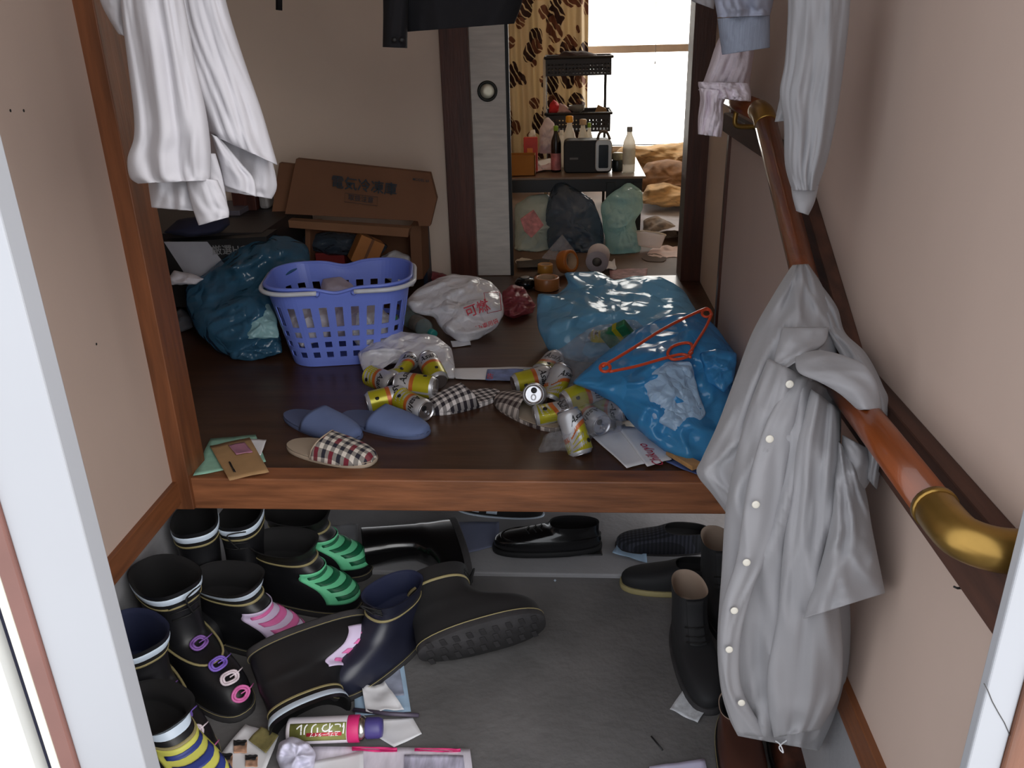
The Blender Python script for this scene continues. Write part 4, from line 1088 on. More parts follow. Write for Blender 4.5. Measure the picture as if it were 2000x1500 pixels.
for sgn in (-1, 1):
    pts = [Vector((p.x, p.y, BH-.012)) for p in ro]
    # handle: follows the rim round one end, from front to back
    seq = sorted([p for p in pts if p.x*sgn > .055], key=lambda p: math.atan2(p.y, p.x*sgn))
    tube('handle', seq, .0075, m_hnd, bk, n=8)
    for q in (seq[0], seq[-1]): tube('handle_pivot', [q, q*.97+Vector((0, 0, .002))], .009, m_bsk, bk, n=8)
cb = (PZ(513, 545, HF+BH)+PZ(800, 535, HF+BH)+PZ(690, 570, HF+BH)*1.0+PZ(650, 507, HF+BH)*1.0)/4
bk.location = (cb.x, cb.y+.01, HF+.004); bk.rotation_euler = (0, 0, math.radians(9))
m_lilac = mat('lilac_cloth', (176, 166, 182), .9, var=.1); m_lil2 = mat('white_cloth', (196, 192, 200), .9, var=.08)
dB = depth(bk.location)
tag(bag('towel', [(560, 575), (590, 560), (630, 570), (650, 610), (640, 660), (590, 680), (560, 640)], m_lil2, 81, D=dB-.13, lean=.1, tf=.05, tb=.06, floor=HF+.03, crease=.012, freq=22, N=56, R=16), 'white cloth bundled in the left of the laundry basket', 'towel', 'laundry in the basket')
tag(bag('shirt_bundle', [(630, 545), (665, 540), (690, 556), (705, 600), (690, 660), (640, 660), (622, 600)], m_lilac, 82, D=dB-.08, lean=.1, tf=.05, tb=.07, floor=HF+.03, crease=.012, freq=22, N=56, R=16), 'lilac grey cloth bundled in the middle of the laundry basket', 'clothes', 'laundry in the basket')
tag(bag('paper_bundle', [(690, 600), (740, 595), (765, 620), (755, 670), (700, 680), (680, 650)], m_paper, 83, D=dB-.09, lean=.1, tf=.05, tb=.06, floor=HF+.03, crease=.014, freq=26, N=56, R=16), 'crumpled white paper low in the right of the laundry basket', 'paper', 'laundry in the basket')
# bottle beside the basket
def bottle(name, label, p, h, r, body, cap, caph=.022, capr=None, group=None, lab=None, labz=(.3, .6), axis=(0, 0, 1)):
    o = tag(empty(name), label, 'bottle', group)
    lathe('body', [(r*.9, 0), (r, h*.03), (r, h*.62), (r*.92, h*.70), (r*.45, h*.86), (r*.40, h*.93)], body, o, n=24)
    cr_ = capr or r*.46
    lathe('cap', [(cr_, h*.92), (cr_*1.02, h*.93), (cr_, h*.92+caph), (cr_*.7, h*.92+caph*1.08)], cap, o, n=18)
    if lab: lathe('label', [(r*1.012, h*labz[0]), (r*1.015, h*labz[0]+.001), (r*1.015, h*labz[1]), (r*1.01, h*labz[1]+.001)], lab, o, n=24, cap=False)
    a = Vector(axis); basis(o, p, a.orthogonal(), a)
    return o
m_teal = mat('teal_cap', (44, 132, 128), .4)
m_pet = film('pet_plastic', (190, 206, 206), .35, .12, .3, 20, .3)
bottle('pet_bottle', 'clear drink bottle with teal cap lying right of the basket', PZ(800, 622, HF+.034), .20, .032, m_pet, m_teal, lab=mat('bottle_label', (110, 104, 96), .5, var=.4, scale=30), axis=(PZ(846, 652, HF)-PZ(800, 622, HF)))
bottle('pet_bottle', 'clear bottle with pale cap lying behind the white carrier bag', PZ(812, 600, HF+.034), .18, .030, m_pet, m_mint, axis=(-.3, -.9, .05))
paper('cap_paper', 'white paper strip lying below the printed rubbish bag', [(880, 668), (918, 666), (920, 676), (884, 680)], m_paper, HF, 24, .002)

# ================================================================== cartons against the wall
m_card = mat('cardboard', (118, 80, 56), .85, var=.08, scale=6)
m_card2 = mat('cardboard_light', (134, 94, 66), .85, var=.08, scale=6)
def slab(name, label, cs, Y, thick, ma, cat='carton', tilt=.06):
    y0 = max(c[1] for c in cs); y1 = min(c[1] for c in cs)
    P_ = [PY(x, y, Y+tilt*(y0-y)/(y0-y1)) for x, y in cs]
    return tag(prism(name, P_, (0, thick, 0), ma, bevel=.002), label, cat)
fc = slab('flattened_carton', 'flattened freezer carton with blue grey lettering leaning on the wall', [(556, 418), (578, 310), (840, 338), (853, 388), (840, 442), (818, 442), (816, 432)], 3.18, .035, m_card)
bl = mat('carton_print', (44, 54, 62), .8)
Mx = PY(760, 385, 3.17)-PY(660, 372, 3.17)
put_text('freezer', fc, bl, frame4(PY(711, 364, 3.198), Mx, (0, .03, 1)) @ Matrix.Scale(1.02, 4))
put_text('care', fc, bl, frame4(PY(705, 389, 3.184), Mx, (0, .03, 1)) @ Matrix.Scale(.95, 4))
put_text('corner', fc, bl, frame4(PY(822, 352, 3.198), Mx, (0, .03, 1)) @ Matrix.Scale(.8, 4))
fr_ = [PY(x, y, 3.184) for x, y in ((674, 377), (738, 385), (737, 402), (673, 394))]
tube('printed_frame', fr_, .0009, bl, fc, n=4, closed=True)
slab('flattened_carton', 'flattened carton showing left of the lettered freezer carton', [(528, 432), (545, 318), (580, 322), (566, 440)], 3.26, .03, m_card)
slab('flattened_carton', 'lower cardboard layer under the lettered freezer carton', [(530, 428), (800, 446), (796, 464), (530, 442)], 3.20, .05, m_card2, tilt=.0)
op = tag(empty('open_carton', PY(690, 520, 3.25)), 'tall open carton standing under the flattened cartons', 'carton')
op.location.z = HF
def opc(nm, cs, Y, th): rel(prism(nm, [PY(x, y, Y) for x, y in cs], (0, th, 0), m_card, op), op)
opc('back_panel', [(600, 450), (816, 450), (822, 545), (600, 545)], 3.44, .006)
opc('side_panel', [(800, 442), (822, 440), (826, 545), (804, 548)], 3.26, .18)
opc('left_panel', [(596, 446), (606, 446), (606, 545), (596, 545)], 3.26, .18)
tag(box('folding_board', (PY(826, 500, 3.4).x, 3.38, HF), (PY(834, 500, 3.4).x, 3.5, .70), mat('navy_board', (34, 46, 66), .5)), 'narrow navy board edge standing beside the open carton', 'board')
b_ = tag(empty('small_box', PZ(712, 545, HF)), 'small orange brown box tilted inside the open carton', 'box')
q = box('body', (-.05, -.03, 0), (.05, .05, .11), mat('orange_card', (170, 110, 56), .7), b_); box('lid_tape', (-.006, -.031, .0), (.006, .051, .1105), m_card, q)
b_.location = PY(705, 515, 3.2); b_.rotation_euler = (.0, .5, .4)
tag(box('red_box', PY(618, 520, 3.3)[:], (PY(672, 497, 3.3).x, 3.42, PY(618, 495, 3.3).z), mat('red_card', (128, 34, 32), .6)), 'flat dark red box behind the basket', 'box')
tag(bag('grey_wrapper', [(590, 460), (640, 452), (720, 460), (760, 480), (740, 500), (640, 498), (595, 485)], f_grey, 86, D=3.42, lean=.03, tf=.04, tb=.03, floor=None, crease=.012, freq=22, N=60, R=14), 'greyish plastic wrapping stuffed in the open carton', 'wrapper')
# dark low shelf and black appliance box at the far left
sh = tag(empty('low_shelf', (-1.50, 3.02, HF)), 'dark low shelf unit behind the left corner post', 'shelf')
zt = PY(430, 455, 2.9).z
m_dk = mat('dark_laminate', (34, 30, 32), .5)
box('top', (-.45, -.12, zt-HF-.025), (.42, .50, zt-HF), m_dk, sh)
for x in (-.45, .395): box('side_panel', (x, -.10, 0), (x+.025, .5, zt-HF-.025), m_dk, sh)
box('back_panel', (-.45, .48, 0), (.42, .5, zt-HF-.025), m_dk, sh)
bb = tag(empty('appliance_box', PZ(420, 600, HF)), 'black printed box with a pale diagonal panel under the low shelf', 'box')
bb.location = PY(415, 560, 2.86); 
Yb = 2.84
c4 = [PY(x, y, Yb) for x, y in ((312, 474), (520, 462), (520, 600), (335, 600))]
rel(prism('body', c4, (0, .12, 0), m_black, bb), bb)
rel(prism('pale_panel', [PY(x, y, Yb-.002) for x, y in ((320, 472), (405, 472), (438, 515), (410, 542), (370, 548))], (0, -.001, 0), mat('pale_grey_print', (150, 150, 158), .6), bevel=0, parent=bb), bb)
rel(put_text('boxtext', bb, m_gprint, frame4(PY(448, 489, Yb-.004), (1, 0, .03), (0, 0, 1)) @ Matrix.Scale(.62, 4)), bb)
tag(bag('navy_cap', [(318, 455), (345, 430), (400, 418), (445, 420), (450, 440), (430, 455), (370, 464)], mat('navy_cloth', (26, 28, 52), .9), 88, D=depth(PY(380, 460, 2.85)), lean=.05, tf=.05, tb=.08, floor=zt+.001, crease=.004, freq=12, N=56, R=16), 'dark navy cap lying on the low shelf under the white shirt', 'cap')
tag(bag('white_cloth', [(328, 545), (340, 528), (375, 535), (400, 545), (380, 556), (335, 556)], m_lil2, 89, D=depth(PY(360, 556, 2.7)), lean=.02, tf=.02, tb=.02, floor=None, crease=.006, freq=28, N=40, R=10), 'scrap of white cloth between the corner post and dark blue bag', 'cloth')
tag(bag('grey_cloth', [(335, 620), (352, 600), (372, 615), (378, 640), (350, 650), (338, 640)], mat('grey_cloth', (84, 84, 90), .9), 90, lean=.03, tf=.03, tb=.03, crease=.008, freq=26, N=40, R=10), 'dim grey cloth heap at the foot of the corner post', 'cloth')
tag(box('book', (PY(395, 430, 3.2).x, 3.2, zt), (PY(470, 430, 3.2).x, 3.4, zt+.02), mat('grey_book', (90, 86, 96), .6)), 'grey book lying on the low shelf', 'book')
tag(box('wooden_block', (PY(455, 400, 3.3).x, 3.3, zt), (PY(500, 400, 3.3).x, 3.42, zt+.1), wood('dark_red_wood', (70, 32, 24), .5, 'Z')), 'dark reddish wooden block on the shelf beside the cartons', 'block')
tag(box('flask', (PY(505, 420, 3.3).x, 3.32, zt), (PY(524, 420, 3.3).x, 3.4, zt+.14), mat('grey_can', (140, 136, 136), .5), bevel=.012), 'pale grey carton standing between block and cartons', 'carton')

# ================================================================== inner room furniture
TY = 4.22
tz = PY(1130, 346, TY).z
x0, x1 = PY(985, 346, TY).x-.25, PY(1262, 340, TY).x
tb = tag(empty('low_table', ((x0+x1)/2, TY+.25, HF)), 'black low table crowded with bottles in the inner room', 'table')
cx = (x0+x1)/2; cy = TY+.25; hx = (x1-x0)/2
m_tab = mat('table_black', (24, 22, 22), .35, var=.2)
m_tabe = mat('table_edge', (120, 96, 62), .4)
box('table_top', (-hx, -.25, tz-HF-.012), (hx, .40, tz-HF), mat('table_surface', (120, 100, 84), .3), tb, .003)
box('apron', (-hx+.015, -.235, tz-HF-.075), (hx-.015, -.215, tz-HF-.012), m_tab, tb)
box('side_apron', (hx-.035, -.215, tz-HF-.075), (hx-.015, .36, tz-HF-.012), m_tab, tb)
lx = PY(1192, 400, TY+.01).x-cx
for x, y in ((hx-.04, -.22), (lx, -.22), (-hx+.04, -.22), (hx-.04, .36), (-hx+.04, .36)):
    box('leg', (x-.022, y-.018, 0), (x+.022, y+.018, tz-HF-.03), m_tab, tb)
def on(px, Y, z=None):
    """point on the table top at distance Y under the sight line column px"""
    d = ray(px, 320); t = Y/d.y; return Vector((CAM.x+d.x*t, Y, tz if z is None else z))
# radio
ra = tag(empty('radio', on(1148, 4.34)), 'black portable radio with silver framed display on the low table', 'radio')
rw = (PY(1195, 300, 4.34).x-PY(1100, 300, 4.34).x)/2
rh = PY(1148, 274, 4.34).z-tz
def rbox(nm, w0, w1, d0, d1, h0, h1, ma, par, r=.02, bev=.006):
    P_ = [(x+(w0+w1)/2, z+(h0+h1)/2) for x, z in rounded(w1-w0, h1-h0, r, 5)]
    return prism(nm, [Vector((x, d0, z)) for x, z in P_], (0, d1-d0, 0), ma, par, bev)
rbox('body', -rw, rw, 0, .11, 0, rh, m_black, ra, .025)
rbox('silver_frame', rw*.30, rw*.98, -.008, .0, .008, rh+.002, mat('radio_silver', (170, 168, 164), .3, metal=.6), ra, .02, .003)
rbox('display', rw*.44, rw*.84, -.012, -.007, .025, rh-.022, mat('radio_display', (20, 20, 22), .2), ra, .006, .001)
box('badge', (-rw*.75, -.0012, rh*.42), (-rw*.4, 0, rh*.48), mat('badge_grey', (96, 96, 98), .5), ra, 0)
tube('handle', catmull([Vector((rw*.4, .05, rh-.004)), Vector((rw*.5, .05, rh+.03)), Vector((rw*.75, .05, rh+.034)), Vector((rw*.92, .05, rh-.004))], 14), .007, mat('handle_brown', (92, 76, 62), .5), ra, n=8)
m_wp = film('white_plastic', (240, 236, 226), .97, .3, .05, 20, .5); m_oc = mat('orange_cap', (232, 160, 30), .4); m_gc = mat('green_cap', (130, 168, 40), .4)
m_soy = mat('soy_dark', (26, 16, 14), .2)
grp = 'bottles on the low table'
def bt(label, px, Y, top_px, r, body, cap, **k):
    p = on(px, Y); h = PY(px, top_px, Y).z-tz
    return bottle('bottle', label, p, h, r, body, cap, group=grp, **k)
bt('white bottle with a round orange cap behind the radio', 1112, 4.50, 231, .030, m_wp, m_oc, caph=.03, capr=.019)
bt('white bottle with a beige cap behind the radio', 1138, 4.50, 236, .026, m_wp, mat('beige_cap', (190, 160, 126), .5), caph=.026, capr=.017)
bt('slim white bottle with a green cap behind the radio', 1150, 4.54, 242, .019, m_wp, m_gc)
bt('dark sauce bottle with green cap and red label left of the radio', 1086, 4.40, 248, .026, m_soy, m_gc, lab=mat('red_white_label', (196, 120, 120), .5, var=.4, scale=30), labz=(.05, .42))
bt('small white jar bottle between sauce bottle and orange capped bottle', 1097, 4.55, 258, .024, m_wp, m_wp)
bt('tall clear white bottle with grey cap at the right end of the table', 1228, 4.34, 250, .031, film('frosted_bottle', (244, 240, 230), .85, .2, .05, 20, .6), mat('grey_cap', (140, 140, 138), .4), lab=mat('pale_label', (214, 212, 196), .5, var=.1, scale=30), labz=(.2, .55))
jar = tag(empty('jar', on(1206, 4.40)), 'small dark jar between radio and tall white bottle', 'jar')
lathe('glass', [(.026, 0), (.028, .004), (.028, .05), (.024, .058)], mat('jar_dark', (40, 46, 44), .3), jar); lathe('lid', [(.027, .056), (.028, .058), (.028, .085), (.025, .09)], mat('jar_lid', (150, 140, 112), .5, var=.4, scale=40), jar)
rb = tag(empty('snack_box', on(1037, 4.40)), 'red and orange snack packet standing at the left of the table', 'packet')
w_ = (PY(1052, 290, 4.4).x-PY(1025, 290, 4.4).x)/2; h_ = PY(1037, 268, 4.4).z-tz
box('packet', (-w_, -.015, 0), (w_, .02, h_), mat('red_packet', (196, 52, 30), .45, var=.25, scale=12), rb); box('print_patch', (-w_*.5, -.0165, h_*.3), (w_*.3, -.015, h_*.7), mat('orange_print2', (230, 140, 50), .5), rb, 0)
cbx = tag(empty('carton', on(1020, 4.27)), 'small open brown carton at the left front of the table', 'carton')
h_ = PY(1020, 304, 4.27).z-tz; w_ = PY(1045, 320, 4.27).x-cbx.location.x
mcb = mat('carton_brown', (168, 110, 44), .8)
for nm, lo, hi in (('front_panel', (-.2, 0, 0), (w_, .004, h_)), ('back_panel', (-.2, .1, 0), (w_, .104, h_)), ('side_panel', (w_-.004, 0, 0), (w_, .104, h_)), ('bottom', (-.2, 0, 0), (w_, .104, .004))): box(nm, lo, hi, mcb, cbx, 0)
tag(bag('paper_bag', [(1052, 300), (1054, 250), (1068, 228), (1082, 240), (1084, 300)], mat('lilac_paper_bag', (200, 184, 186), .7, var=.1), 91, D=depth(PY(1066, 300, 4.5)), lean=.03, tf=.04, tb=.03, floor=tz+.001, crease=.008, freq=24, N=44, R=12), 'pale crumpled paper bag behind the red packet', 'paper bag')
tag(bag('tissue', [(1028, 275), (1036, 254), (1044, 252), (1050, 275)], m_wp, 92, D=depth(PY(1038, 275, 4.55)), lean=.02, tf=.02, tb=.02, floor=None, crease=.008, freq=30, N=30, R=8), 'white tissue sticking up behind the red packet', 'tissue')
for i, (cs, lb) in enumerate((([(1046, 318), (1090, 308), (1102, 322), (1060, 334)], 'white letter on the table left of the radio'), ([(1040, 328), (1075, 322), (1082, 334), (1046, 338)], 'pinkish letter at the front edge of the table'))):
    paper('letter', lb, cs, (m_paper, mat('pinkish_paper', (206, 178, 178), .8))[i], tz+.002*i, 30+i, .006)
# basket rack
RY = 4.95
rk = tag(empty('basket_rack', (PY(1063, 230, RY).x, RY, tz)), 'black two tier basket rack in front of the curtain', 'rack')
rk.location.z = HF
m_bk = mat('rack_black', (30, 24, 24), .5)
xr0, xr1 = PY(1064, 230, RY).x-rk.location.x, PY(1192, 230, RY).x-rk.location.x
zb = [(PY(1125, 148, RY).z, PY(1125, 112, RY).z), (PY(1125, 258, RY).z, PY(1125, 222, RY).z)]
for x, y in ((xr0, .02), (xr0, .26), (xr1-.02, .26)):
    box('upright', (x-.008, y-.008, 0), (x+.008, y+.008, zb[0][1]-HF+.0), mat('rack_post', (206, 190, 160), .4) if y < .1 else m_bk, rk)
for z0, z1 in zb:
    def wall_(nm, a, b, par):
        a = Vector(a); b = Vector(b); n, q = 37, 9; vs = []; fs = []
        for i in range(n+1):
            for j in range(q+1):
                p = a.lerp(b, i/n); vs.append((p.x, p.y, z0-HF+(z1-z0)*j/q))
        for i in range(n):
            for j in range(q):
                if i % 2 and j % 2 and 1 <= j <= 6: continue
                k_ = i*(q+1)+j; fs.append((k_, k_+1, k_+q+2, k_+q+1))
        return mesh(nm, vs, fs, m_bk, par, solid=.003)
    bt_ = box('basket_tray', (xr0+.01, .0, z0-HF), (xr1, .27, z0-HF+.004), m_bk, rk, 0)
    wall_('basket_front', (xr0+.01, 0, 0), (xr1, 0, 0), bt_); wall_('basket_back', (xr0+.01, .27, 0), (xr1, .27, 0), bt_)
    wall_('basket_side', (xr0+.01, 0, 0), (xr0+.01, .27, 0), bt_); wall_('basket_side', (xr1, 0, 0), (xr1, .27, 0), bt_)
    tube('basket_rim', [Vector((xr0+.002, -.008, z1-HF)), Vector((xr1+.008, -.008, z1-HF)), Vector((xr1+.008, .278, z1-HF)), Vector((xr0+.002, .278, z1-HF))], .008, m_bk, bt_, n=6, closed=True)
dr = depth(PY(1100, 220, RY+.1))
tag(bag('red_cloth', [(1072, 222), (1072, 205), (1082, 194), (1090, 200), (1098, 222)], mat('red_cloth', (206, 44, 50), .8), 93, D=dr, lean=.01, tf=.03, tb=.03, floor=None, crease=.008, freq=24, N=36, R=10), 'bright red cloth in the lower rack basket', 'cloth')
tag(bag('pink_cloth', [(1088, 222), (1092, 200), (1105, 206), (1118, 222)], mat('pink_cloth', (200, 160, 156), .8), 94, D=dr-.02, lean=.01, tf=.02, tb=.03, floor=None, crease=.006, freq=24, N=36, R=10), 'pale pink cloth beside the red cloth in the rack', 'cloth')
bw = tag(empty('bowl', PY(1127, 220, RY+.1)), 'grey bowl in the lower rack basket', 'bowl'); lathe('bowl_body', [(.02, 0), (.04, .015), (.048, .04), (.045, .04), (.035, .012), (.001, .004)], mat('grey_bowl', (120, 116, 108), .4), bw); lathe('foot_ring', [(.022, -.004), (.024, 0)], mat('grey_bowl', (120, 116, 108), .4), bw)
tag(prism('card', [PY(x, y, RY+.1) for x, y in ((1162, 220), (1168, 205), (1184, 212), (1186, 220))], (0, .03, 0), m_kraft), 'beige card in the right of the lower rack basket', 'card')
tag(bag('dark_cloth', [(1085, 112), (1100, 100), (1140, 100), (1165, 106), (1170, 114)], mat('dark_brown_cloth', (54, 40, 40), .9), 95, D=dr, lean=.01, tf=.05, tb=.05, floor=None, crease=.008, freq=18, N=44, R=10), 'dark cloth piled in the upper rack basket', 'cloth')

# curtain with leaf print
def leafmat():
    M_ = bpy.data.materials.new('leaf_curtain'); M_.use_nodes = True
    N = M_.node_tree.nodes; L = M_.node_tree.links; b_ = N['Principled BSDF']
    tc = N.new('ShaderNodeTexCoord'); mp = N.new('ShaderNodeMapping'); mp.inputs['Scale'].default_value = (1, 0, .72); L.new(tc.outputs['Object'], mp.inputs[0])
    ns = N.new('ShaderNodeTexNoise'); ns.inputs['Scale'].default_value = 9; L.new(mp.outputs[0], ns.inputs['Vector'])
    vm = N.new('ShaderNodeMix'); vm.data_type = 'VECTOR'; vm.inputs[0].default_value = .06; L.new(mp.outputs[0], vm.inputs[4]); L.new(ns.outputs['Color'], vm.inputs[5])
    col = None
    base = (*lin((200, 184, 156)), 1); leaf = (*lin((60, 40, 40)), 1); leaf2 = (*lin((120, 82, 66)), 1)
    prev = None
    for sc_, th, c, off in ((8.5, .44, leaf, 0), (10.5, .36, leaf2, 3.3)):
        v = N.new('ShaderNodeTexVoronoi'); v.inputs['Scale'].default_value = sc_; v.inputs['Randomness'].default_value = .85
        mo = N.new('ShaderNodeVectorMath'); mo.operation = 'ADD'; mo.inputs[1].default_value = (off, 0, off*.7); L.new(vm.outputs[1], mo.inputs[0]); L.new(mo.outputs[0], v.inputs['Vector'])
        wv = N.new('ShaderNodeTexWave'); wv.inputs['Scale'].default_value = 16; wv.inputs['Distortion'].default_value = 3; wv.bands_direction = 'DIAGONAL'; L.new(mo.outputs[0], wv.inputs['Vector'])
        vein = nd(N, 'GREATER_THAN', wv.outputs['Fac'], .10, L)
        mk = nd(N, 'MULTIPLY', nd(N, 'LESS_THAN', v.outputs['Distance'], th, L), vein, L)
        mx = N.new('ShaderNodeMix'); mx.data_type = 'RGBA'; L.new(mk, mx.inputs[0])
        if prev is None: mx.inputs[6].default_value = base
        else: L.new(prev, mx.inputs[6])
        mx.inputs[7].default_value = c; prev = mx.outputs[2]
    L.new(prev, b_.inputs['Base Color']); b_.inputs['Roughness'].default_value = .9
    tl = N.new('ShaderNodeBsdfTranslucent'); L.new(prev, tl.inputs[0])
    ms = N.new('ShaderNodeMixShader'); ms.inputs[0].default_value = .25; L.new(b_.outputs[0], ms.inputs[1]); L.new(tl.outputs[0], ms.inputs[2]); L.new(ms.outputs[0], N['Material Output'].inputs[0])
    return M_
CY = 5.72
cl0, cl1 = PY(960, 100, CY).x, PY(1149, 100, CY).x
n, q = 90, 40; vs = []; fs = []
for i in range(n+1):
    for j in range(q+1):
        u, v = i/n, j/q
        z = .50+1.75*v
        vs.append((cl0+(cl1-cl0)*u - (cl0+cl1)/2, .035*math.sin(u*32+.8*math.sin(v*3))*(1.1-.3*v)+.012*math.sin(u*71+v*4), z))
for i in range(n):
    for j in range(q):
        k_ = i*(q+1)+j; fs.append((k_, k_+q+1, k_+q+2, k_+1))
cu = mesh('curtain', vs, fs, leafmat(), None, True, solid=.001); cu.location = ((cl0+cl1)/2, CY, 0)
tag(cu, 'beige curtain printed with dark brown tropical leaves beside the window', 'curtain')
tag(tube('blind_cord', [PY(1282, -40, 5.8), PY(1281, 60, 5.8), PY(1280, 118, 5.8), PY(1279, 125, 5.8)], [.002, .002, .002, .005], mat('cord_grey', (120, 110, 100), .6), n=6), 'thin cord with a small weight hanging in front of the window', 'cord')

# bedding and clothes beside the table
m_bl1 = mat('tan_blanket', (206, 168, 118), .9, var=.3, scale=14, stretch=(1, 1, 4), bump=.3, bscale=30)
m_bl2 = mat('brown_blanket', (150, 112, 80), .9, var=.35, scale=16, bump=.3, bscale=30)
m_bl3 = mat('white_sheet', (200, 198, 206), .9, var=.12, scale=10, bump=.3, bscale=24)
def heap(nm, label, out, Y, ma, seed, tf=.08, tb=.15, lean=.1, fl=HF, cat='bedding', cre=.02, fq=9, **k):
    yb = max(p[1] for p in out)
    return tag(bag(nm, out, ma, seed, D=depth(PY(out[0][0], yb, Y)), lean=lean, tf=tf, tb=tb, floor=fl, crease=cre, freq=fq, N=64, R=18, **k), label, cat)
heap('blanket', 'tan quilt heaped under the bright window', [(1200, 300), (1215, 284), (1270, 285), (1345, 275), (1420, 280), (1430, 340), (1340, 345), (1270, 332)], 5.2, m_bl1, 101, tf=.12, tb=.2)
heap('blanket', 'striped tan blanket below the quilt beside the table', [(1240, 350), (1262, 318), (1310, 310), (1380, 330), (1380, 372), (1300, 378), (1250, 375)], 4.95, m_bl2, 102, tf=.1)
heap('blanket', 'brown blanket roll on the floor beside the table', [(1250, 395), (1262, 362), (1300, 356), (1350, 372), (1350, 402), (1300, 405)], 4.75, m_bl1, 103, tf=.08)
paper('bed_sheet', 'white rumpled sheet spread on the inner room floor', [(1225, 400), (1370, 396), (1380, 470), (1225, 462)], m_bl3, HF+.02, 40, .03, cat='sheet')
heap('clothes', 'greyish patterned clothes on the sheet beside the table leg', [(1255, 470), (1256, 430), (1280, 420), (1320, 440), (1325, 475), (1290, 478)], 4.25, mat('patterned_cloth', (150, 134, 122), .9, var=.45, scale=24), 104, tf=.05, tb=.06, cre=.014, fq=18, cat='clothes')
heap('white_clothes', 'white and pink clothes on the floor before the doorway', [(1262, 530), (1270, 490), (1300, 478), (1345, 490), (1345, 545), (1290, 545)], 3.86, mat('white_pink_cloth', (220, 200, 196), .9, var=.2, scale=12), 105, tf=.04, tb=.08, cre=.012, fq=18, cat='clothes')
pc_ = tag(empty('plastic_container', PZ(1268, 486, HF+.03)), 'clear ribbed plastic food container beside the aqua bag', 'container')
rg = []
for i, (r_, z) in enumerate([(.052, 0), (.056, .01), (.066, .055), (.07, .06), (.07, .066)]):
    rg.append([(r_*(1+(.025 if (k_ % 2 and 0 < i < 3) else 0))*math.cos(2*math.pi*k_/48), r_*.8*(1+(.025 if (k_ % 2 and 0 < i < 3) else 0))*math.sin(2*math.pi*k_/48), z) for k_ in range(48)])
loft('tub', rg, film('clear_tub', (226, 216, 214), .6, .15, .2, 20, .4), pc_, cap0=True)
tube('tub_rim', [(.07*math.cos(a), .056*math.sin(a), .064) for a in [2*math.pi*i/28 for i in range(28)]], .003, m_wp, pc_, n=6, closed=True)
pc_.rotation_euler = (-.35, .15, 0); pc_.location = PD(1268, 482, 4.0)
heap('dark_shoe', 'grey slipper like shoe on the floor before the sunlit clothes', [(1252, 515), (1262, 496), (1285, 498), (1302, 524), (1296, 536), (1262, 532)], 3.78, mat('grey_felt', (92, 82, 78), .9), 106, tf=.04, tb=.04, cre=.004, cat='shoe')
# bags under the table
heap('grey_bag', 'dark grey plastic bag of rubbish under the low table', [(1070, 500), (1062, 430), (1072, 380), (1085, 354), (1104, 352), (1125, 368), (1160, 392), (1178, 440), (1180, 500), (1130, 522)], 4.0, f_grey, 107, tf=.10, tb=.10, cre=.016, fq=12, cat='plastic bag')
heap('clear_rubbish_bag', 'whitish bag with red printed packets left of the dark grey bag', [(1006, 500), (1006, 400), (1035, 382), (1072, 378), (1085, 430), (1090, 500), (1040, 520)], 4.02, film('whitish_film', (204, 218, 214), .8, .25, .6, 16, .35), 108, tf=.08, tb=.08, cre=.014, fq=12, cat='plastic bag')
heap('aqua_bag', 'pale aqua plastic bag standing in front of the table leg', [(1188, 512), (1178, 440), (1172, 400), (1190, 380), (1230, 354), (1256, 375), (1255, 410), (1240, 430), (1252, 480), (1250, 516), (1220, 524)], 3.95, f_pale, 109, tf=.08, tb=.08, cre=.014, fq=13, cat='plastic bag')
crb = [o for o in bpy.data.objects if o.name == 'clear_rubbish_bag'][0]
prism('printed_packet', [PD(x, y, 3.86) for x, y in ((1016, 428), (1042, 410), (1062, 440), (1038, 465), (1024, 452))], (0, .012, 0), mat('red_print_packet', (190, 120, 118), .5, var=.4, scale=40), crb)
tag(prism('clear_tray', [PD(x, y, 3.74) for x, y in ((1058, 505), (1098, 460), (1125, 495), (1095, 510))], (0, .01, .004), f_clear), 'clear plastic tray tipped before the dark grey bag', 'tray')
def ring_roll(name, label, px, z, r, ri, h, ma, core, axis, cat):
    o = tag(empty(name), label, cat)
    lathe('roll', [(ri, 0), (r-.002, 0), (r, .002), (r, h-.002), (r-.002, h), (ri, h), (ri, 0)], ma, o, cap=False)
    lathe('core', [(ri-.003, .0005), (ri-.0002, .0005), (ri-.0002, h-.0005), (ri-.003, h-.0005), (ri-.003, .0005)], core, o, cap=False)
    a = Vector(axis); basis(o, PZ(*px, z), a.orthogonal(), a); return o
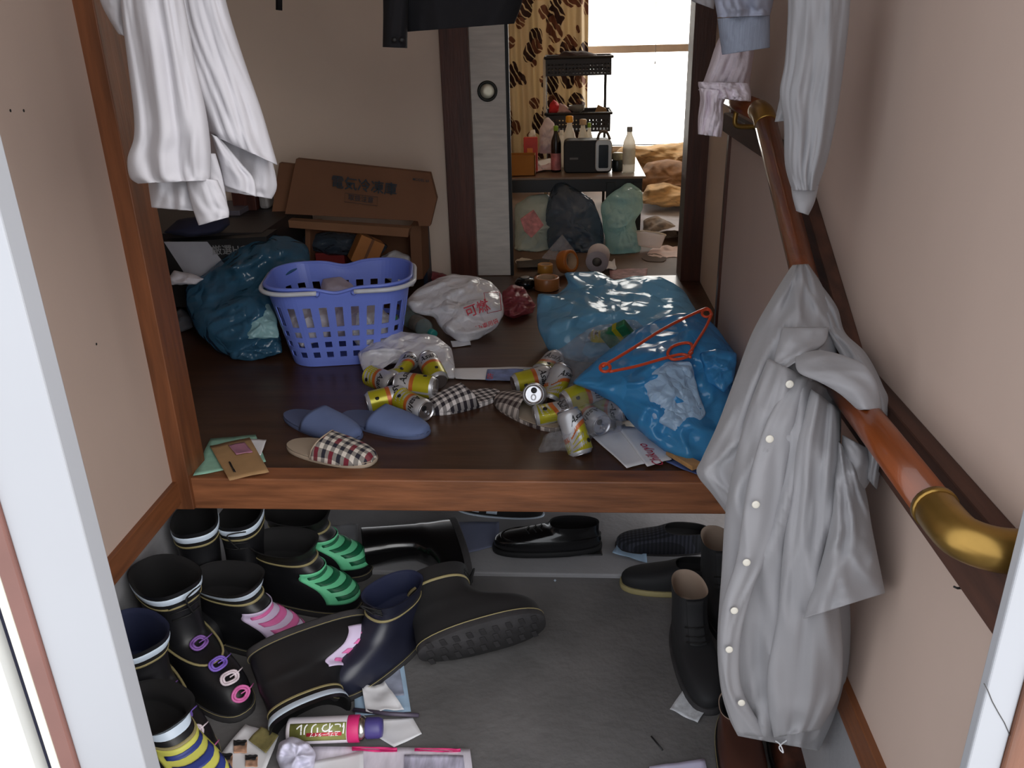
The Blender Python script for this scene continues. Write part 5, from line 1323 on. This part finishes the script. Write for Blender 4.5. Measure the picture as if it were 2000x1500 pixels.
ring_roll('toilet_roll', 'grey white paper roll with its hole facing the doorway', (1166, 512), HF+.052, .05, .021, .10, mat('tissue_white', (190, 182, 186), .9), mat('core_grey', (90, 80, 76), .9), (.1, .9, .1), 'paper roll')
m_tape = mat('brown_tape', (168, 108, 62), .3)
ring_roll('packing_tape', 'brown packing tape roll lying at the doorway threshold', (1068, 564), HF+.001, .052, .038, .05, m_tape, mat('tape_core', (190, 160, 130), .8), (0, 0, 1), 'tape')
ring_roll('packing_tape', 'small amber tape roll behind the larger tape roll', (1065, 533), HF+.001, .034, .024, .04, mat('amber_tape', (196, 140, 60), .3), mat('tape_core', (190, 160, 130), .8), (0, 0, 1), 'tape')
ring_roll('packing_tape', 'orange brown tape roll tipped before the dark grey bag', (1100, 512), HF+.05, .05, .036, .048, mat('orange_tape', (190, 112, 50), .3), mat('tape_core', (190, 160, 130), .8), (.75, -.6, .25), 'tape')
bl_ = tag(empty('black_dish', PZ(1026, 562, HF)), 'black rounded gadget on the threshold beside the fusuma', 'gadget')
lathe('shell', [(.03, 0), (.042, .01), (.044, .025), (.034, .04), (.001, .045)], mat('gloss_black', (14, 14, 16), .12), bl_)
lathe('button_ring', [(.018, .0425), (.02, .046), (.012, .047), (.001, .0465)], mat('grey_cap', (140, 140, 138), .4), bl_)
heap('pale_cap', 'pale grey plastic cap on the floor behind the black gadget', [(1006, 528), (1020, 520), (1040, 526), (1040, 538), (1010, 538)], 3.75, m_wp, 110, tf=.02, tb=.02, cre=.002, cat='pale_cap')  # loose white plastic cap, shaped as a small flat heap
paper('pink_leaflet', 'reddish printed leaflet behind the large blue bag', [(1190, 530), (1265, 526), (1262, 545), (1192, 548)], mat('reddish_print', (150, 104, 104), .7, var=.4, scale=40), HF, 41, .004)
paper('magazine', 'dark folded magazine behind the packing tape', [(1008, 512), (1075, 508), (1070, 522), (1010, 526)], mat('dark_print', (50, 46, 44), .6), HF+.01, 42, .004)
paper('grey_paper', 'crumpled pale paper beside the paper roll', [(1182, 520), (1200, 512), (1204, 530), (1184, 532)], m_paper, HF, 43, .012)
